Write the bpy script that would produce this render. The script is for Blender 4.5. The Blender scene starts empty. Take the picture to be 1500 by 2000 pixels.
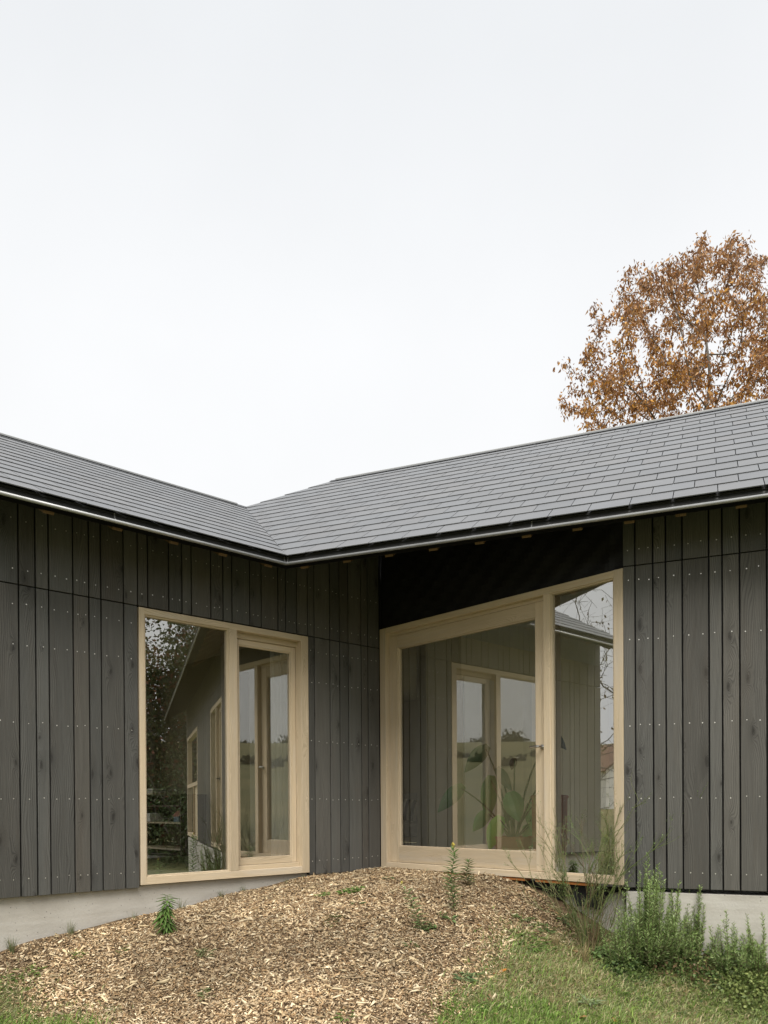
import bpy, math, random
import numpy as np
from mathutils import Vector, Matrix
rnd = random.Random(7); rng = np.random.default_rng(11)
sc = bpy.context.scene; COL = sc.collection

# ------------------------------------------------------------------ camera
FOC, PPY = 1541.575, 1586.91
C = np.array([5.9005, -5.3783, 0.6017])
F = np.array([-0.73621003, 0.67672459, -0.00621528])
R_ = np.array([0.67675309, 0.73618187, -0.00644268])
U = np.array([-2.15659350e-04, 8.94937439e-03, 9.99959930e-01])
cd = bpy.data.cameras.new('camera'); cam = bpy.data.objects.new('camera', cd); COL.objects.link(cam)
M = Matrix(((R_[0], U[0], -F[0], C[0]), (R_[1], U[1], -F[1], C[1]), (R_[2], U[2], -F[2], C[2]), (0, 0, 0, 1)))
cam.matrix_world = M
cd.sensor_fit = 'VERTICAL'; cd.sensor_height = 36; cd.lens = FOC / 2000 * 36
cd.shift_y = (PPY - 1000) / 2000; cd.clip_end = 2000; cd.clip_start = .05
sc.camera = cam

# ------------------------------------------------------------------ sky, sun, exposure
W = bpy.data.worlds.new('World'); sc.world = W; W.use_nodes = True
nt = W.node_tree; nt.nodes.clear(); N = nt.nodes.new; LK = nt.links.new
SUN_EL, SUN_AZ = math.radians(50), math.radians(134)      # azimuth clockwise from +Y
out = N('ShaderNodeOutputWorld'); bg = N('ShaderNodeBackground'); add = N('ShaderNodeAddShader')
sky = N('ShaderNodeTexSky'); sky.sky_type = 'NISHITA'; sky.sun_disc = False
sky.sun_elevation = SUN_EL; sky.sun_rotation = SUN_AZ; sky.air_density = 1; sky.dust_density = 6
bg.inputs[1].default_value = .01; LK(sky.outputs[0], bg.inputs[0])
# overcast cloud deck: grey white near the horizon, brighter towards the zenith
tc = N('ShaderNodeTexCoord'); sep = N('ShaderNodeSeparateXYZ'); LK(tc.outputs['Generated'], sep.inputs[0])
ramp = N('ShaderNodeValToRGB'); LK(sep.outputs[2], ramp.inputs[0])
e = ramp.color_ramp.elements; e[0].position = 0; e[0].color = (.40, .42, .46, 1); e[1].position = 1; e[1].color = (1.9, 1.92, 1.95, 1)
for pos, c in ((.04, (.48, .485, .50)), (.30, (.505, .506, .505)), (.50, (.490, .493, .495)), (.68, (.446, .454, .461)), (.76, (.44, .45, .458)), (.88, (.9, .91, .94)), (.96, (1.7, 1.72, 1.76))):
    x = e.new(pos); x.color = (*c, 1)
nz = N('ShaderNodeTexNoise'); nz.inputs['Scale'].default_value = 2.2; nz.inputs['Detail'].default_value = 5
LK(tc.outputs['Generated'], nz.inputs[0])
mr = N('ShaderNodeMapRange'); mr.inputs[3].default_value = .92; mr.inputs[4].default_value = 1.09; LK(nz.outputs[0], mr.inputs[0])
mx = N('ShaderNodeVectorMath'); mx.operation = 'SCALE'; LK(ramp.outputs[0], mx.inputs[0]); LK(mr.outputs[0], mx.inputs['Scale'])
bg2 = N('ShaderNodeBackground'); bg2.inputs[1].default_value = 1.42; LK(mx.outputs[0], bg2.inputs[0])
LK(bg.outputs[0], add.inputs[0]); LK(bg2.outputs[0], add.inputs[1]); LK(add.outputs[0], out.inputs[0])
sd = bpy.data.lights.new('sun', 'SUN'); sun = bpy.data.objects.new('sun', sd); COL.objects.link(sun)
sd.energy = 2.7; sd.angle = math.radians(34); sd.color = (1, .965, .91)
sdir = Vector((math.sin(SUN_AZ) * math.cos(SUN_EL), math.cos(SUN_AZ) * math.cos(SUN_EL), math.sin(SUN_EL)))
sun.rotation_euler = sdir.to_track_quat('Z', 'Y').to_euler()
sc.view_settings.view_transform = 'Standard'; sc.view_settings.look = 'None'
sc.view_settings.exposure = .42; sc.view_settings.gamma = 1; sc.view_settings.use_curve_mapping = False
sc.render.engine = 'CYCLES'; sc.cycles.max_bounces = 12; sc.cycles.glossy_bounces = 6; sc.cycles.transparent_max_bounces = 12
sc.render.resolution_x = 768; sc.render.resolution_y = 1024

# ------------------------------------------------------------------ helpers
def link(o, parent=None):
    COL.objects.link(o)
    if parent is not None: o.parent = parent
    return o
def tag(o, label=None, cat=None, group=None, kind=None):
    if label: o['label'] = label
    if cat: o['category'] = cat
    if group: o['group'] = group
    if kind: o['kind'] = kind
    return o
def empty(name, loc=(0, 0, 0), **k):
    o = bpy.data.objects.new(name, None); o.location = loc; o.empty_display_size = .1
    link(o); return tag(o, **k)
def nrm(v):
    v = np.asarray(v, float); return v / np.linalg.norm(v)

class MB:
    """collects faces with uv, material index and tint"""
    def __init__(s): s.v = []; s.f = []; s.uv = []; s.m = []; s.c = []
    def face(s, pts, uv=None, m=0, c=(1, 1, 1)):
        b = len(s.v); s.v += [tuple(map(float, p)) for p in pts]; s.f.append(tuple(range(b, b + len(pts))))
        s.uv.append(uv if uv else [(0, 0)] * len(pts)); s.m.append(m); s.c.append(c)
    def box(s, o, X, Y, Z, x, y, z, grain='z', m=0, c=None, seed=None):
        """box in frame (o; X Y Z) spanning the x, y, z ranges; uv v runs along grain"""
        o = np.array(o, float); ax = [np.array(a, float) for a in (X, Y, Z)]; r = (x, y, z)
        g = 'xyz'.index(grain); ru, rv = rnd.random() * 50, rnd.random() * 50
        if c is None: t = .86 + .28 * rnd.random(); c = (t, t, t)
        P = lambda i, j, k: o + ax[0] * r[0][i] + ax[1] * r[1][j] + ax[2] * r[2][k]
        base = len(s.v); idx = {}
        for i in (0, 1):
            for j in (0, 1):
                for k in (0, 1): idx[(i, j, k)] = len(s.v); s.v.append(tuple(P(i, j, k)))
        hand = np.dot(np.cross(ax[0], ax[1]), ax[2]) > 0
        F6 = [((0,0,0),(0,0,1),(0,1,1),(0,1,0)), ((1,0,0),(1,1,0),(1,1,1),(1,0,1)), ((0,0,0),(1,0,0),(1,0,1),(0,0,1)),
              ((0,1,0),(0,1,1),(1,1,1),(1,1,0)), ((0,0,0),(0,1,0),(1,1,0),(1,0,0)), ((0,0,1),(1,0,1),(1,1,1),(0,1,1))]
        for q, ff in enumerate(F6):
            if not hand: ff = ff[::-1]
            na = q // 2; t = [a for a in (0, 1, 2) if a != na]
            if g in t: t.remove(g); ua, va = t[0], g
            else: ua, va = t
            uv = [(r[ua][p[ua]] + ru + (.31 if na != 1 else 0), r[va][p[va]] * (1 if g != na else .2) + rv) for p in ff]
            s.f.append(tuple(idx[p] for p in ff)); s.uv.append(uv); s.m.append(m); s.c.append(c)
    def tube(s, pts, rad, n=8, m=0, c=(1, 1, 1), cap=True):
        pts = [np.array(p, float) for p in pts]
        if not hasattr(rad, '__len__'): rad = [rad] * len(pts)
        rings = []; ref = None
        for i, p in enumerate(pts):
            t = nrm(pts[min(i + 1, len(pts) - 1)] - pts[max(i - 1, 0)])
            if ref is None: ref = np.array([0, 0, 1.]) if abs(t[2]) < .9 else np.array([1., 0, 0])
            a = nrm(np.cross(t, ref)); b = np.cross(t, a); 
            st = len(s.v)
            for k in range(n):
                an = 2 * math.pi * k / n; s.v.append(tuple(p + (a * math.cos(an) + b * math.sin(an)) * rad[i]))
            rings.append(st); ref = np.cross(a, t)
        L = 0
        for i in range(len(pts) - 1):
            dl = float(np.linalg.norm(pts[i + 1] - pts[i]))
            for k in range(n):
                a0, a1 = rings[i] + k, rings[i] + (k + 1) % n; b0, b1 = rings[i + 1] + k, rings[i + 1] + (k + 1) % n
                s.f.append((a0, a1, b1, b0)); w = 2 * math.pi * rad[i] / n
                s.uv.append([(k * w, L), ((k + 1) * w, L), ((k + 1) * w, L + dl), (k * w, L + dl)]); s.m.append(m); s.c.append(c)
            L += dl
        if cap:
            for r0, rev in ((rings[0], True), (rings[-1], False)):
                q = tuple(range(r0, r0 + n)); q = q[::-1] if rev else q
                s.f.append(q); s.uv.append([(0, 0)] * n); s.m.append(m); s.c.append(c)
    def lathe(s, o, prof, n=24, m=0, c=(1, 1, 1)):
        o = np.array(o, float); rings = []
        for r, z in prof:
            rings.append(len(s.v)); s.v += [tuple(o + np.array([r * math.cos(2 * math.pi * k / n), r * math.sin(2 * math.pi * k / n), z])) for k in range(n)]
        for i in range(len(prof) - 1):
            for k in range(n):
                s.f.append((rings[i] + k, rings[i] + (k + 1) % n, rings[i + 1] + (k + 1) % n, rings[i + 1] + k))
                s.uv.append([(0, 0)] * 4); s.m.append(m); s.c.append(c)
    def build(s, name, mats, parent=None, bevel=0, smooth=False):
        me = bpy.data.meshes.new(name); me.from_pydata(s.v, [], s.f)
        if not isinstance(mats, (list, tuple)): mats = [mats]
        for a in mats: me.materials.append(a)
        me.polygons.foreach_set('material_index', s.m)
        ul = me.uv_layers.new(name='UVMap'); ul.data.foreach_set('uv', [q for f in s.uv for p in f for q in p])
        ca = me.color_attributes.new('tint', 'FLOAT_COLOR', 'CORNER')
        ca.data.foreach_set('color', [q for f, c in zip(s.f, s.c) for _ in f for q in (c[0], c[1], c[2], 1.)])
        if smooth: me.polygons.foreach_set('use_smooth', [True] * len(s.f))
        me.update(); o = bpy.data.objects.new(name, me); link(o, parent)
        if bevel:
            b = o.modifiers.new('bevel', 'BEVEL'); b.width = bevel; b.segments = 2; b.limit_method = 'ANGLE'; b.harden_normals = False
        return o

def mesh_np(name, V, Fc, col, mat, parent=None, smooth=False):
    """V (n,3), Fc (m,k) face indices, col (m,3) face tint"""
    me = bpy.data.meshes.new(name); m, k = Fc.shape
    me.vertices.add(len(V)); me.vertices.foreach_set('co', V.astype(np.float32).ravel())
    me.loops.add(m * k); me.loops.foreach_set('vertex_index', Fc.astype(np.int32).ravel())
    me.polygons.add(m); me.polygons.foreach_set('loop_start', (np.arange(m) * k).astype(np.int32))
    me.polygons.foreach_set('loop_total', np.full(m, k, np.int32))
    ca = me.color_attributes.new('tint', 'FLOAT_COLOR', 'CORNER')
    cc = np.ones((m, k, 4), np.float32); cc[:, :, :3] = col[:, None, :]; ca.data.foreach_set('color', cc.ravel())
    me.materials.append(mat); me.update(calc_edges=True); me.validate()
    if smooth: me.polygons.foreach_set('use_smooth', [True] * m)
    o = bpy.data.objects.new(name, me); return link(o, parent)

def unit(a): return a / (np.linalg.norm(a, axis=1, keepdims=True) + 1e-9)
def blades(P, D, Nn, L, Wd, bend=0., mid=.45):
    """leaf shaped quads: base P, direction D, normal hint Nn"""
    D = unit(D); S = unit(np.cross(D, Nn)); Nn = np.cross(S, D); L = L[:, None]; Wd = Wd[:, None]
    m = P + D * L * mid - Nn * L * bend * .3
    a = P; b = m + S * Wd / 2 + Nn * Wd * .15; c = P + D * L - Nn * L * bend; d = m - S * Wd / 2 + Nn * Wd * .15
    V = np.stack([a, b, c, d], 1).reshape(-1, 3); n = len(P)
    Fc = np.arange(4 * n).reshape(n, 4); return V, Fc
def merge(parts):
    Vs, Fs, Cs, b = [], [], [], 0
    for V, Fc, c in parts: Vs.append(V); Fs.append(Fc + b); Cs.append(c); b += len(V)
    return np.concatenate(Vs), np.concatenate(Fs), np.concatenate(Cs)
def rdir(n, up=0.):
    a = rng.normal(size=(n, 3)); a[:, 2] += up; return unit(a)

# ------------------------------------------------------------------ materials
def mat(name):
    m = bpy.data.materials.new(name); m.use_nodes = True; t = m.node_tree
    b = t.nodes['Principled BSDF']; return m, t, b, t.nodes['Material Output']
def nd(t, typ, **k):
    n = t.nodes.new('ShaderNode' + typ)
    for a, v in k.items():
        if a.startswith('i_'): n.inputs[a[2:].replace('_', ' ')].default_value = v
        else: setattr(n, a, v)
    return n
def math_(t, op, a, b=None, c=None):
    n = nd(t, 'Math', operation=op)
    for i, v in enumerate((a, b, c)):
        if v is None: continue
        if isinstance(v, (int, float)): n.inputs[i].default_value = v
        else: t.links.new(v, n.inputs[i])
    return n.outputs[0]
def ramp_(t, src, stops):
    n = nd(t, 'ValToRGB'); t.links.new(src, n.inputs[0]); e = n.color_ramp.elements
    e[0].position, e[0].color = stops[0][0], (*stops[0][1], 1); e[1].position, e[1].color = stops[-1][0], (*stops[-1][1], 1)
    for p, c in stops[1:-1]: x = e.new(p); x.color = (*c, 1)
    return n.outputs[0]
def mixc(t, fac, a, b, mode='MIX'):
    n = nd(t, 'MixRGB', blend_type=mode)
    for i, v in enumerate((fac, a, b)):
        if isinstance(v, (int, float)): n.inputs[i].default_value = v
        elif isinstance(v, tuple): n.inputs[i].default_value = (*v, 1)
        else: t.links.new(v, n.inputs[i])
    return n.outputs[0]
def tint_(t): return nd(t, 'VertexColor', layer_name='tint').outputs[0]

def wood(name, c_lo, c_hi, c_knot, rough=.6, knots=1., grain=1., bump=.15, weather=None, ring=95, spec=.3):
    m, t, b, o = mat(name); L = t.links.new
    uv = nd(t, 'UVMap').outputs[0]
    sp = nd(t, 'SeparateXYZ'); L(uv, sp.inputs[0]); u, v = sp.outputs[0], sp.outputs[1]
    # knots: sparse voronoi cells, long along the grain
    kv = nd(t, 'CombineXYZ'); L(math_(t, 'MULTIPLY', u, 7.5), kv.inputs[0]); L(math_(t, 'MULTIPLY', v, 2.6), kv.inputs[1])
    wn = nd(t, 'TexNoise', i_Scale=9., i_Detail=2.); L(uv, wn.inputs[0])
    vo = nd(t, 'TexVoronoi', voronoi_dimensions='2D', i_Scale=1., i_Randomness=1.)
    wv = nd(t, 'VectorMath', operation='MULTIPLY_ADD'); L(wn.outputs[1], wv.inputs[0]); wv.inputs[1].default_value = (.25, .2, 0); L(kv.outputs[0], wv.inputs[2])
    L(wv.outputs[0], vo.inputs['Vector'])
    kc = nd(t, 'SeparateXYZ'); L(vo.outputs['Color'], kc.inputs[0])
    has = math_(t, 'GREATER_THAN', kc.outputs[0], .60)
    size = math_(t, 'MULTIPLY_ADD', kc.outputs[1], .20, .05)
    dist = vo.outputs['Distance']
    infl = math_(t, 'MULTIPLY', has, math_(t, 'POWER', 2.718, math_(t, 'MULTIPLY', math_(t, 'DIVIDE', dist, size), -1.1)))
    # growth rings bent round the knots
    low = nd(t, 'TexNoise', i_Scale=1.0, i_Detail=2.); lv = nd(t, 'CombineXYZ'); L(math_(t, 'MULTIPLY', u, 5.), lv.inputs[0]); L(math_(t, 'MULTIPLY', v, .8), lv.inputs[1]); L(lv.outputs[0], low.inputs[0])
    uu = math_(t, 'ADD', u, math_(t, 'MULTIPLY', low.outputs[0], .16))
    uu = math_(t, 'ADD', uu, math_(t, 'MULTIPLY', infl, .10))
    rg = math_(t, 'SINE', math_(t, 'MULTIPLY', uu, ring * 6.283 / 1.))
    rg = math_(t, 'POWER', math_(t, 'MULTIPLY_ADD', rg, .5, .5), 2.)
    fib = nd(t, 'TexNoise', i_Scale=1., i_Detail=6., i_Roughness=.7); fv = nd(t, 'CombineXYZ'); L(math_(t, 'MULTIPLY', uu, 260.), fv.inputs[0]); L(math_(t, 'MULTIPLY', v, 6.), fv.inputs[1]); L(fv.outputs[0], fib.inputs[0])
    med = nd(t, 'TexNoise', i_Scale=1., i_Detail=4., i_Roughness=.6); mv = nd(t, 'CombineXYZ'); L(math_(t, 'MULTIPLY', uu, 34.), mv.inputs[0]); L(math_(t, 'MULTIPLY', v, 1.6), mv.inputs[1]); L(mv.outputs[0], med.inputs[0])
    f = math_(t, 'ADD', math_(t, 'MULTIPLY', rg, .34 * grain), math_(t, 'MULTIPLY', fib.outputs[0], .55))
    f = math_(t, 'ADD', f, math_(t, 'MULTIPLY', med.outputs[0], .55)); f = math_(t, 'SUBTRACT', f, .28)
    col = mixc(t, f, c_hi, c_lo)
    core = math_(t, 'MULTIPLY', has, math_(t, 'LESS_THAN', dist, math_(t, 'MULTIPLY', size, .42)))
    kf = math_(t, 'MINIMUM', math_(t, 'MULTIPLY', math_(t, 'ADD', math_(t, 'MULTIPLY', infl, .58), math_(t, 'MULTIPLY', core, .22)), knots), 1.)
    col = mixc(t, kf, col, c_knot)
    if weather:
        wz = nd(t, 'TexNoise', i_Scale=1., i_Detail=5., i_Roughness=.65); wc = nd(t, 'CombineXYZ'); L(math_(t, 'MULTIPLY', u, 9.), wc.inputs[0]); L(math_(t, 'MULTIPLY', v, 1.1), wc.inputs[1]); L(wc.outputs[0], wz.inputs[0])
        wf = ramp_(t, wz.outputs[0], [(.5, (0, 0, 0)), (.75, (1, 1, 1))])
        col = mixc(t, math_(t, 'MULTIPLY', wf, .55), col, weather)
    col = mixc(t, 1., col, tint_(t), 'MULTIPLY')
    L(col, b.inputs['Base Color']); b.inputs['Specular IOR Level'].default_value = spec
    L(math_(t, 'MULTIPLY_ADD', fib.outputs[0], .2, rough - .1), b.inputs['Roughness'])
    bp = nd(t, 'Bump', i_Strength=bump, i_Distance=.002); L(math_(t, 'ADD', math_(t, 'ADD', fib.outputs[0], rg), math_(t, 'MULTIPLY', core, -1.)), bp.inputs['Height']); L(bp.outputs[0], b.inputs['Normal'])
    return m
PLANK = wood('stained_spruce', (.024, .0235, .021), (.120, .116, .104), (.010, .0085, .007), rough=.62, knots=1., grain=.95, bump=.4, weather=(.085, .075, .062))
OAK = wood('raw_oak', (.29, .225, .14), (.665, .55, .39), (.28, .20, .12), rough=.6, knots=.22, grain=.8, bump=.25, weather=(.50, .46, .40), ring=120)
PINE = wood('raw_pine', (.30, .17, .075), (.50, .32, .16), (.2, .1, .05), rough=.65, knots=.6)
TAIL = wood('weathered_rafter', (.10, .06, .03), (.20, .13, .07), (.08, .05, .03), rough=.8, knots=.3)
RUST = wood('orange_batten', (.30, .10, .025), (.45, .18, .05), (.2, .08, .03), rough=.7, knots=.3)
PLY = wood('pale_plywood', (.46, .38, .25), (.60, .51, .36), (.4, .3, .2), rough=.5, knots=.1, grain=.3, ring=40)
DARKWOOD = wood('walnut_board', (.045, .02, .012), (.10, .05, .03), (.03, .02, .01), rough=.5, knots=.2)

def simple(name, col, rough=.6, metal=0., spec=.5, noise=None, scale=20., bump=0., tint=False):
    m, t, b, o = mat(name); L = t.links.new
    b.inputs['Base Color'].default_value = (*col, 1); b.inputs['Roughness'].default_value = rough; b.inputs['Metallic'].default_value = metal
    b.inputs['Specular IOR Level'].default_value = spec
    cur = None
    if noise:
        tc = nd(t, 'TexCoord'); n = nd(t, 'TexNoise', i_Scale=scale, i_Detail=6., i_Roughness=.65); L(tc.outputs['Object'], n.inputs[0])
        cur = mixc(t, ramp_(t, n.outputs[0], [(.3, (0, 0, 0)), (.7, (1, 1, 1))]), col, noise)
        if bump:
            bp = nd(t, 'Bump', i_Strength=bump, i_Distance=.01); L(n.outputs[0], bp.inputs['Height']); L(bp.outputs[0], b.inputs['Normal'])
    if tint: cur = mixc(t, 1., cur if cur else col, tint_(t), 'MULTIPLY')
    if cur: L(cur, b.inputs['Base Color'])
    return m
def foliage(name, trans=.35, rough=.5, spec=.3):
    m, t, b, o = mat(name); L = t.links.new; c = tint_(t)
    L(c, b.inputs['Base Color']); b.inputs['Roughness'].default_value = rough; b.inputs['Specular IOR Level'].default_value = spec
    tr = nd(t, 'BsdfTranslucent'); L(c, tr.inputs[0]); mx = nd(t, 'MixShader'); mx.inputs[0].default_value = trans
    L(b.outputs[0], mx.inputs[1]); L(tr.outputs[0], mx.inputs[2]); L(mx.outputs[0], o.inputs[0]); return m
LEAF = foliage('leaf'); CHIP = foliage('wood_chip', trans=0., rough=.8, spec=.2)
BARK = simple('bark', (.075, .062, .05), .9, noise=(.15, .135, .11), scale=9, bump=.5)
ZINC = simple('zinc', (.30, .305, .30), .45, metal=.4, noise=(.37, .37, .365), scale=14)
ZINCD = simple('dark_zinc', (.035, .037, .036), .38, metal=.2, noise=(.05, .05, .048), scale=8)
BLACK = simple('black_membrane', (.008, .008, .009), .55, spec=.25, noise=(.013, .013, .014), scale=5, bump=.6)
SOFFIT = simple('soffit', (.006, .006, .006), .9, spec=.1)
SCREW = simple('screw', (.60, .585, .54), .35, metal=.6)
STEEL = simple('brushed_steel', (.55, .54, .52), .3, metal=1.)
WHITEW = simple('white_plaster', (.78, .77, .73), .8)
BEIGE = simple('clay_plaster', (.52, .46, .33), .85, noise=(.56, .5, .37), scale=3)
FLOOR = simple('screed', (.38, .37, .35), .5, noise=(.44, .43, .40), scale=4)
def concrete():
    m, t, b, o = mat('concrete'); L = t.links.new; tc = nd(t, 'TexCoord').outputs['Object']
    n = nd(t, 'TexNoise', i_Scale=2.2, i_Detail=8., i_Roughness=.6); L(tc, n.inputs[0])
    mp = nd(t, 'Mapping'); mp.inputs['Scale'].default_value = (1.5, 1.5, 16); L(tc, mp.inputs[0])
    s = nd(t, 'TexNoise', i_Scale=1.3, i_Detail=5.); L(mp.outputs[0], s.inputs[0])
    col = mixc(t, ramp_(t, n.outputs[0], [(.3, (0, 0, 0)), (.72, (1, 1, 1))]), (.345, .322, .28), (.47, .447, .40))
    col = mixc(t, math_(t, 'MULTIPLY', ramp_(t, s.outputs[0], [(.45, (0, 0, 0)), (.7, (1, 1, 1))]), .35), col, (.53, .515, .475))
    p = nd(t, 'TexVoronoi', i_Scale=42.); L(tc, p.inputs['Vector']); pc = nd(t, 'SeparateXYZ'); L(p.outputs['Color'], pc.inputs[0])
    pit = math_(t, 'MULTIPLY', math_(t, 'GREATER_THAN', pc.outputs[0], .86), math_(t, 'LESS_THAN', p.outputs['Distance'], .2))
    col = mixc(t, math_(t, 'MULTIPLY', pit, .75), col, (.12, .11, .1)); L(col, b.inputs['Base Color']); b.inputs['Roughness'].default_value = .85
    f = nd(t, 'TexNoise', i_Scale=60., i_Detail=4.); L(tc, f.inputs[0])
    bp = nd(t, 'Bump', i_Strength=.35, i_Distance=.006); L(math_(t, 'ADD', math_(t, 'ADD', f.outputs[0], s.outputs[0]), math_(t, 'MULTIPLY', pit, -2.)), bp.inputs['Height']); L(bp.outputs[0], b.inputs['Normal'])
    return m
CONC = concrete()
def slate():
    m, t, b, o = mat('fibre_cement_slate'); L = t.links.new; tc = nd(t, 'TexCoord').outputs['Object']
    n = nd(t, 'TexNoise', i_Scale=3.5, i_Detail=7., i_Roughness=.7); L(tc, n.inputs[0])
    col = mixc(t, ramp_(t, n.outputs[0], [(.3, (0, 0, 0)), (.72, (1, 1, 1))]), (.104, .107, .111), (.132, .135, .137))
    col = mixc(t, 1., col, tint_(t), 'MULTIPLY'); L(col, b.inputs['Base Color'])
    L(math_(t, 'MULTIPLY_ADD', n.outputs[0], .25, .42), b.inputs['Roughness']); b.inputs['Specular IOR Level'].default_value = .45
    f = nd(t, 'TexNoise', i_Scale=160., i_Detail=3.); L(tc, f.inputs[0]); bp = nd(t, 'Bump', i_Strength=.12, i_Distance=.003); L(f.outputs[0], bp.inputs['Height']); L(bp.outputs[0], b.inputs['Normal'])
    return m
SLATE = slate()
def glass():
    m, t, b, o = mat('coated_glass'); t.nodes.remove(b); L = t.links.new
    tc = nd(t, 'TexCoord').outputs['Object']; n = nd(t, 'TexNoise', i_Scale=1.1, i_Detail=1.); L(tc, n.inputs[0])
    bp = nd(t, 'Bump', i_Strength=.12, i_Distance=.004); L(n.outputs[0], bp.inputs['Height'])
    g = nd(t, 'BsdfGlossy'); g.inputs['Roughness'].default_value = .002; g.inputs['Color'].default_value = (.985, .985, .955, 1); L(bp.outputs[0], g.inputs['Normal'])
    tr = nd(t, 'BsdfTransparent'); tr.inputs[0].default_value = (.99, .99, .95, 1)
    fr = nd(t, 'Fresnel', i_IOR=1.5); fac = math_(t, 'MULTIPLY_ADD', fr.outputs[0], 1.15, .36); fac = math_(t, 'MINIMUM', fac, .97)
    mx = nd(t, 'MixShader'); L(fac, mx.inputs[0]); L(tr.outputs[0], mx.inputs[1]); L(g.outputs[0], mx.inputs[2]); L(mx.outputs[0], o.inputs[0])
    return m
GLASS = glass()

# ------------------------------------------------------------------ plan geometry (metres; house corner at the origin)
PHI = 0.4327; X2 = 2.723
d3 = np.array([math.cos(PHI), math.sin(PHI), 0]); n3 = np.array([math.sin(PHI), -math.cos(PHI), 0]); Z3 = np.array([0, 0, 1.])
# frames: (origin, along, outwards, up)
FL = (np.zeros(3), np.array([0, -1., 0]), np.array([1., 0, 0]), Z3)      # garden wing wall, s runs away from the corner
FR = (np.zeros(3), np.array([1., 0, 0]), np.array([0, -1., 0]), Z3)      # door wall
FW = (np.array([X2, 0, 0]), d3, n3, Z3)                                  # long wing wall
L_END, R_END = 3.98, 8.52
EAVE = np.array([0.52, -1.5193, 2.6996]); PL, PR = 0.5025, 0.56; HL, HR = 1.5639, 2.0289
def uvray(px, py): return F + R_ * (px - 750) / FOC - U * (py - PPY) / FOC

# ------------------------------------------------------------------ ground
CT = [(0,-6.5,-.85),(0,-5,-.66),(0,-3.62,-.42),(0,-3.12,-.33),(0,-2.33,-.22),(0,-1.5,-.13),(0,-.69,-.03),(0,0,-.015),
      (.9,0,-.02),(1.66,0,-.05),(1.98,0,-.12),(2.3,-.02,-.30),(2.65,0,-.47),(2.9,.05,-.52),(3.62,.41,-.54),(5,1.05,-.6),(8,2.4,-.75)]
for (px, py, z) in ((0,2000,-.72),(350,2000,-.70),(750,2000,-.66),(1100,2000,-.72),(1500,2000,-.82),(560,1800,-.24),(900,1760,-.13),(1090,1800,-.32),(1060,1900,-.52),(1300,1930,-.66)):
    D = uvray(px, py); k = (z - C[2]) / D[2]; q = C + k * D; CT.append((q[0], q[1], z))
CT += [(5.9,-5.4,-.98),(3,-7,-.98),(8,-2,-.95),(9,-8,-1.05),(12,0,-.95),(-2,-8,-.95),(5.5,-.5,-.8)]
CT = np.array(CT)
def _phi(r): return np.where(r > 0, r * r * np.log(r + 1e-9), 0)
_n = len(CT); _K = _phi(np.linalg.norm(CT[:, None, :2] - CT[None, :, :2], axis=2)) + np.eye(_n) * .02
_P = np.c_[np.ones(_n), CT[:, :2]]; _A = np.block([[_K, _P], [_P.T, np.zeros((3, 3))]])
_w = np.linalg.solve(_A, np.r_[CT[:, 2], 0, 0, 0])
def sstep(x): x = np.clip(x, 0, 1); return x * x * (3 - 2 * x)
def ground_z(x, y, fine=True):
    x = np.atleast_1d(np.asarray(x, float)); y = np.atleast_1d(np.asarray(y, float)); sh = x.shape; x = x.ravel(); y = y.ravel()
    r = np.hypot(x[:, None] - CT[None, :, 0], y[:, None] - CT[None, :, 1])
    z = _phi(r) @ _w[:_n] + _w[_n] + _w[_n + 1] * x + _w[_n + 2] * y
    rc = np.hypot(x - 2.5, y + 1.5); t = sstep((rc - 5.5) / 5.)
    rr = np.hypot(x - 3, y + 3); az = (x * .76 - y * .65) / (np.hypot(x, y) + 1e-6)
    hill = 15. * sstep((rr - 30) / 130.) * sstep((az + .55) / .9) + .6 * np.sin(x * .021 + 1) * np.cos(y * .017) * sstep((rr - 20) / 60)
    far = -1.0 + hill + 2. * sstep((rr - 30) / 80) * (1 - sstep((az + .55) / .9))
    z = np.clip(z, -1.3, .0) * (1 - t) + far * t
    if fine: z = z + (.012 * np.sin(x * 5.1 + y * 3.3) + .009 * np.sin(x * 9.7 - y * 7.9)) * sstep((np.abs(x) + np.abs(y)) / .5)
    return z.reshape(sh)
def gz(x, y): return float(ground_z(x, y)[0])
def gpix(px, py):
    """where the line of sight through a spot of the photograph meets the ground"""
    D = uvray(px, py); k = 2.5
    for i in range(900):
        q = C + k * D
        if gz(q[0], q[1]) >= q[2]: break
        k += .012
    return C + k * D
def gm():
    m, t, b, o = mat('soil_and_grass'); L = t.links.new; tc = nd(t, 'TexCoord').outputs['Object']
    n = nd(t, 'TexNoise', i_Scale=38., i_Detail=6., i_Roughness=.75); L(tc, n.inputs[0])
    n2 = nd(t, 'TexNoise', i_Scale=.12, i_Detail=6.); L(tc, n2.inputs[0])
    soil = ramp_(t, n.outputs[0], [(.3, (.045, .03, .018)), (.5, (.105, .072, .042)), (.68, (.24, .175, .105))])
    gr = mixc(t, n.outputs[0], (.05, .068, .022), (.17, .165, .075)); fld = mixc(t, ramp_(t, n2.outputs[0], [(.35, (0, 0, 0)), (.65, (1, 1, 1))]), (.115, .112, .05), (.19, .165, .08))
    gr = mixc(t, nd(t, 'VertexColor', layer_name='far').outputs[0], gr, fld)
    L(mixc(t, nd(t, 'VertexColor', layer_name='grassy').outputs[0], soil, gr), b.inputs['Base Color']); b.inputs['Roughness'].default_value = .95; b.inputs['Specular IOR Level'].default_value = .1
    bp = nd(t, 'Bump', i_Strength=.6, i_Distance=.02); L(n.outputs[0], bp.inputs['Height']); L(bp.outputs[0], b.inputs['Normal']); return m
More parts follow.
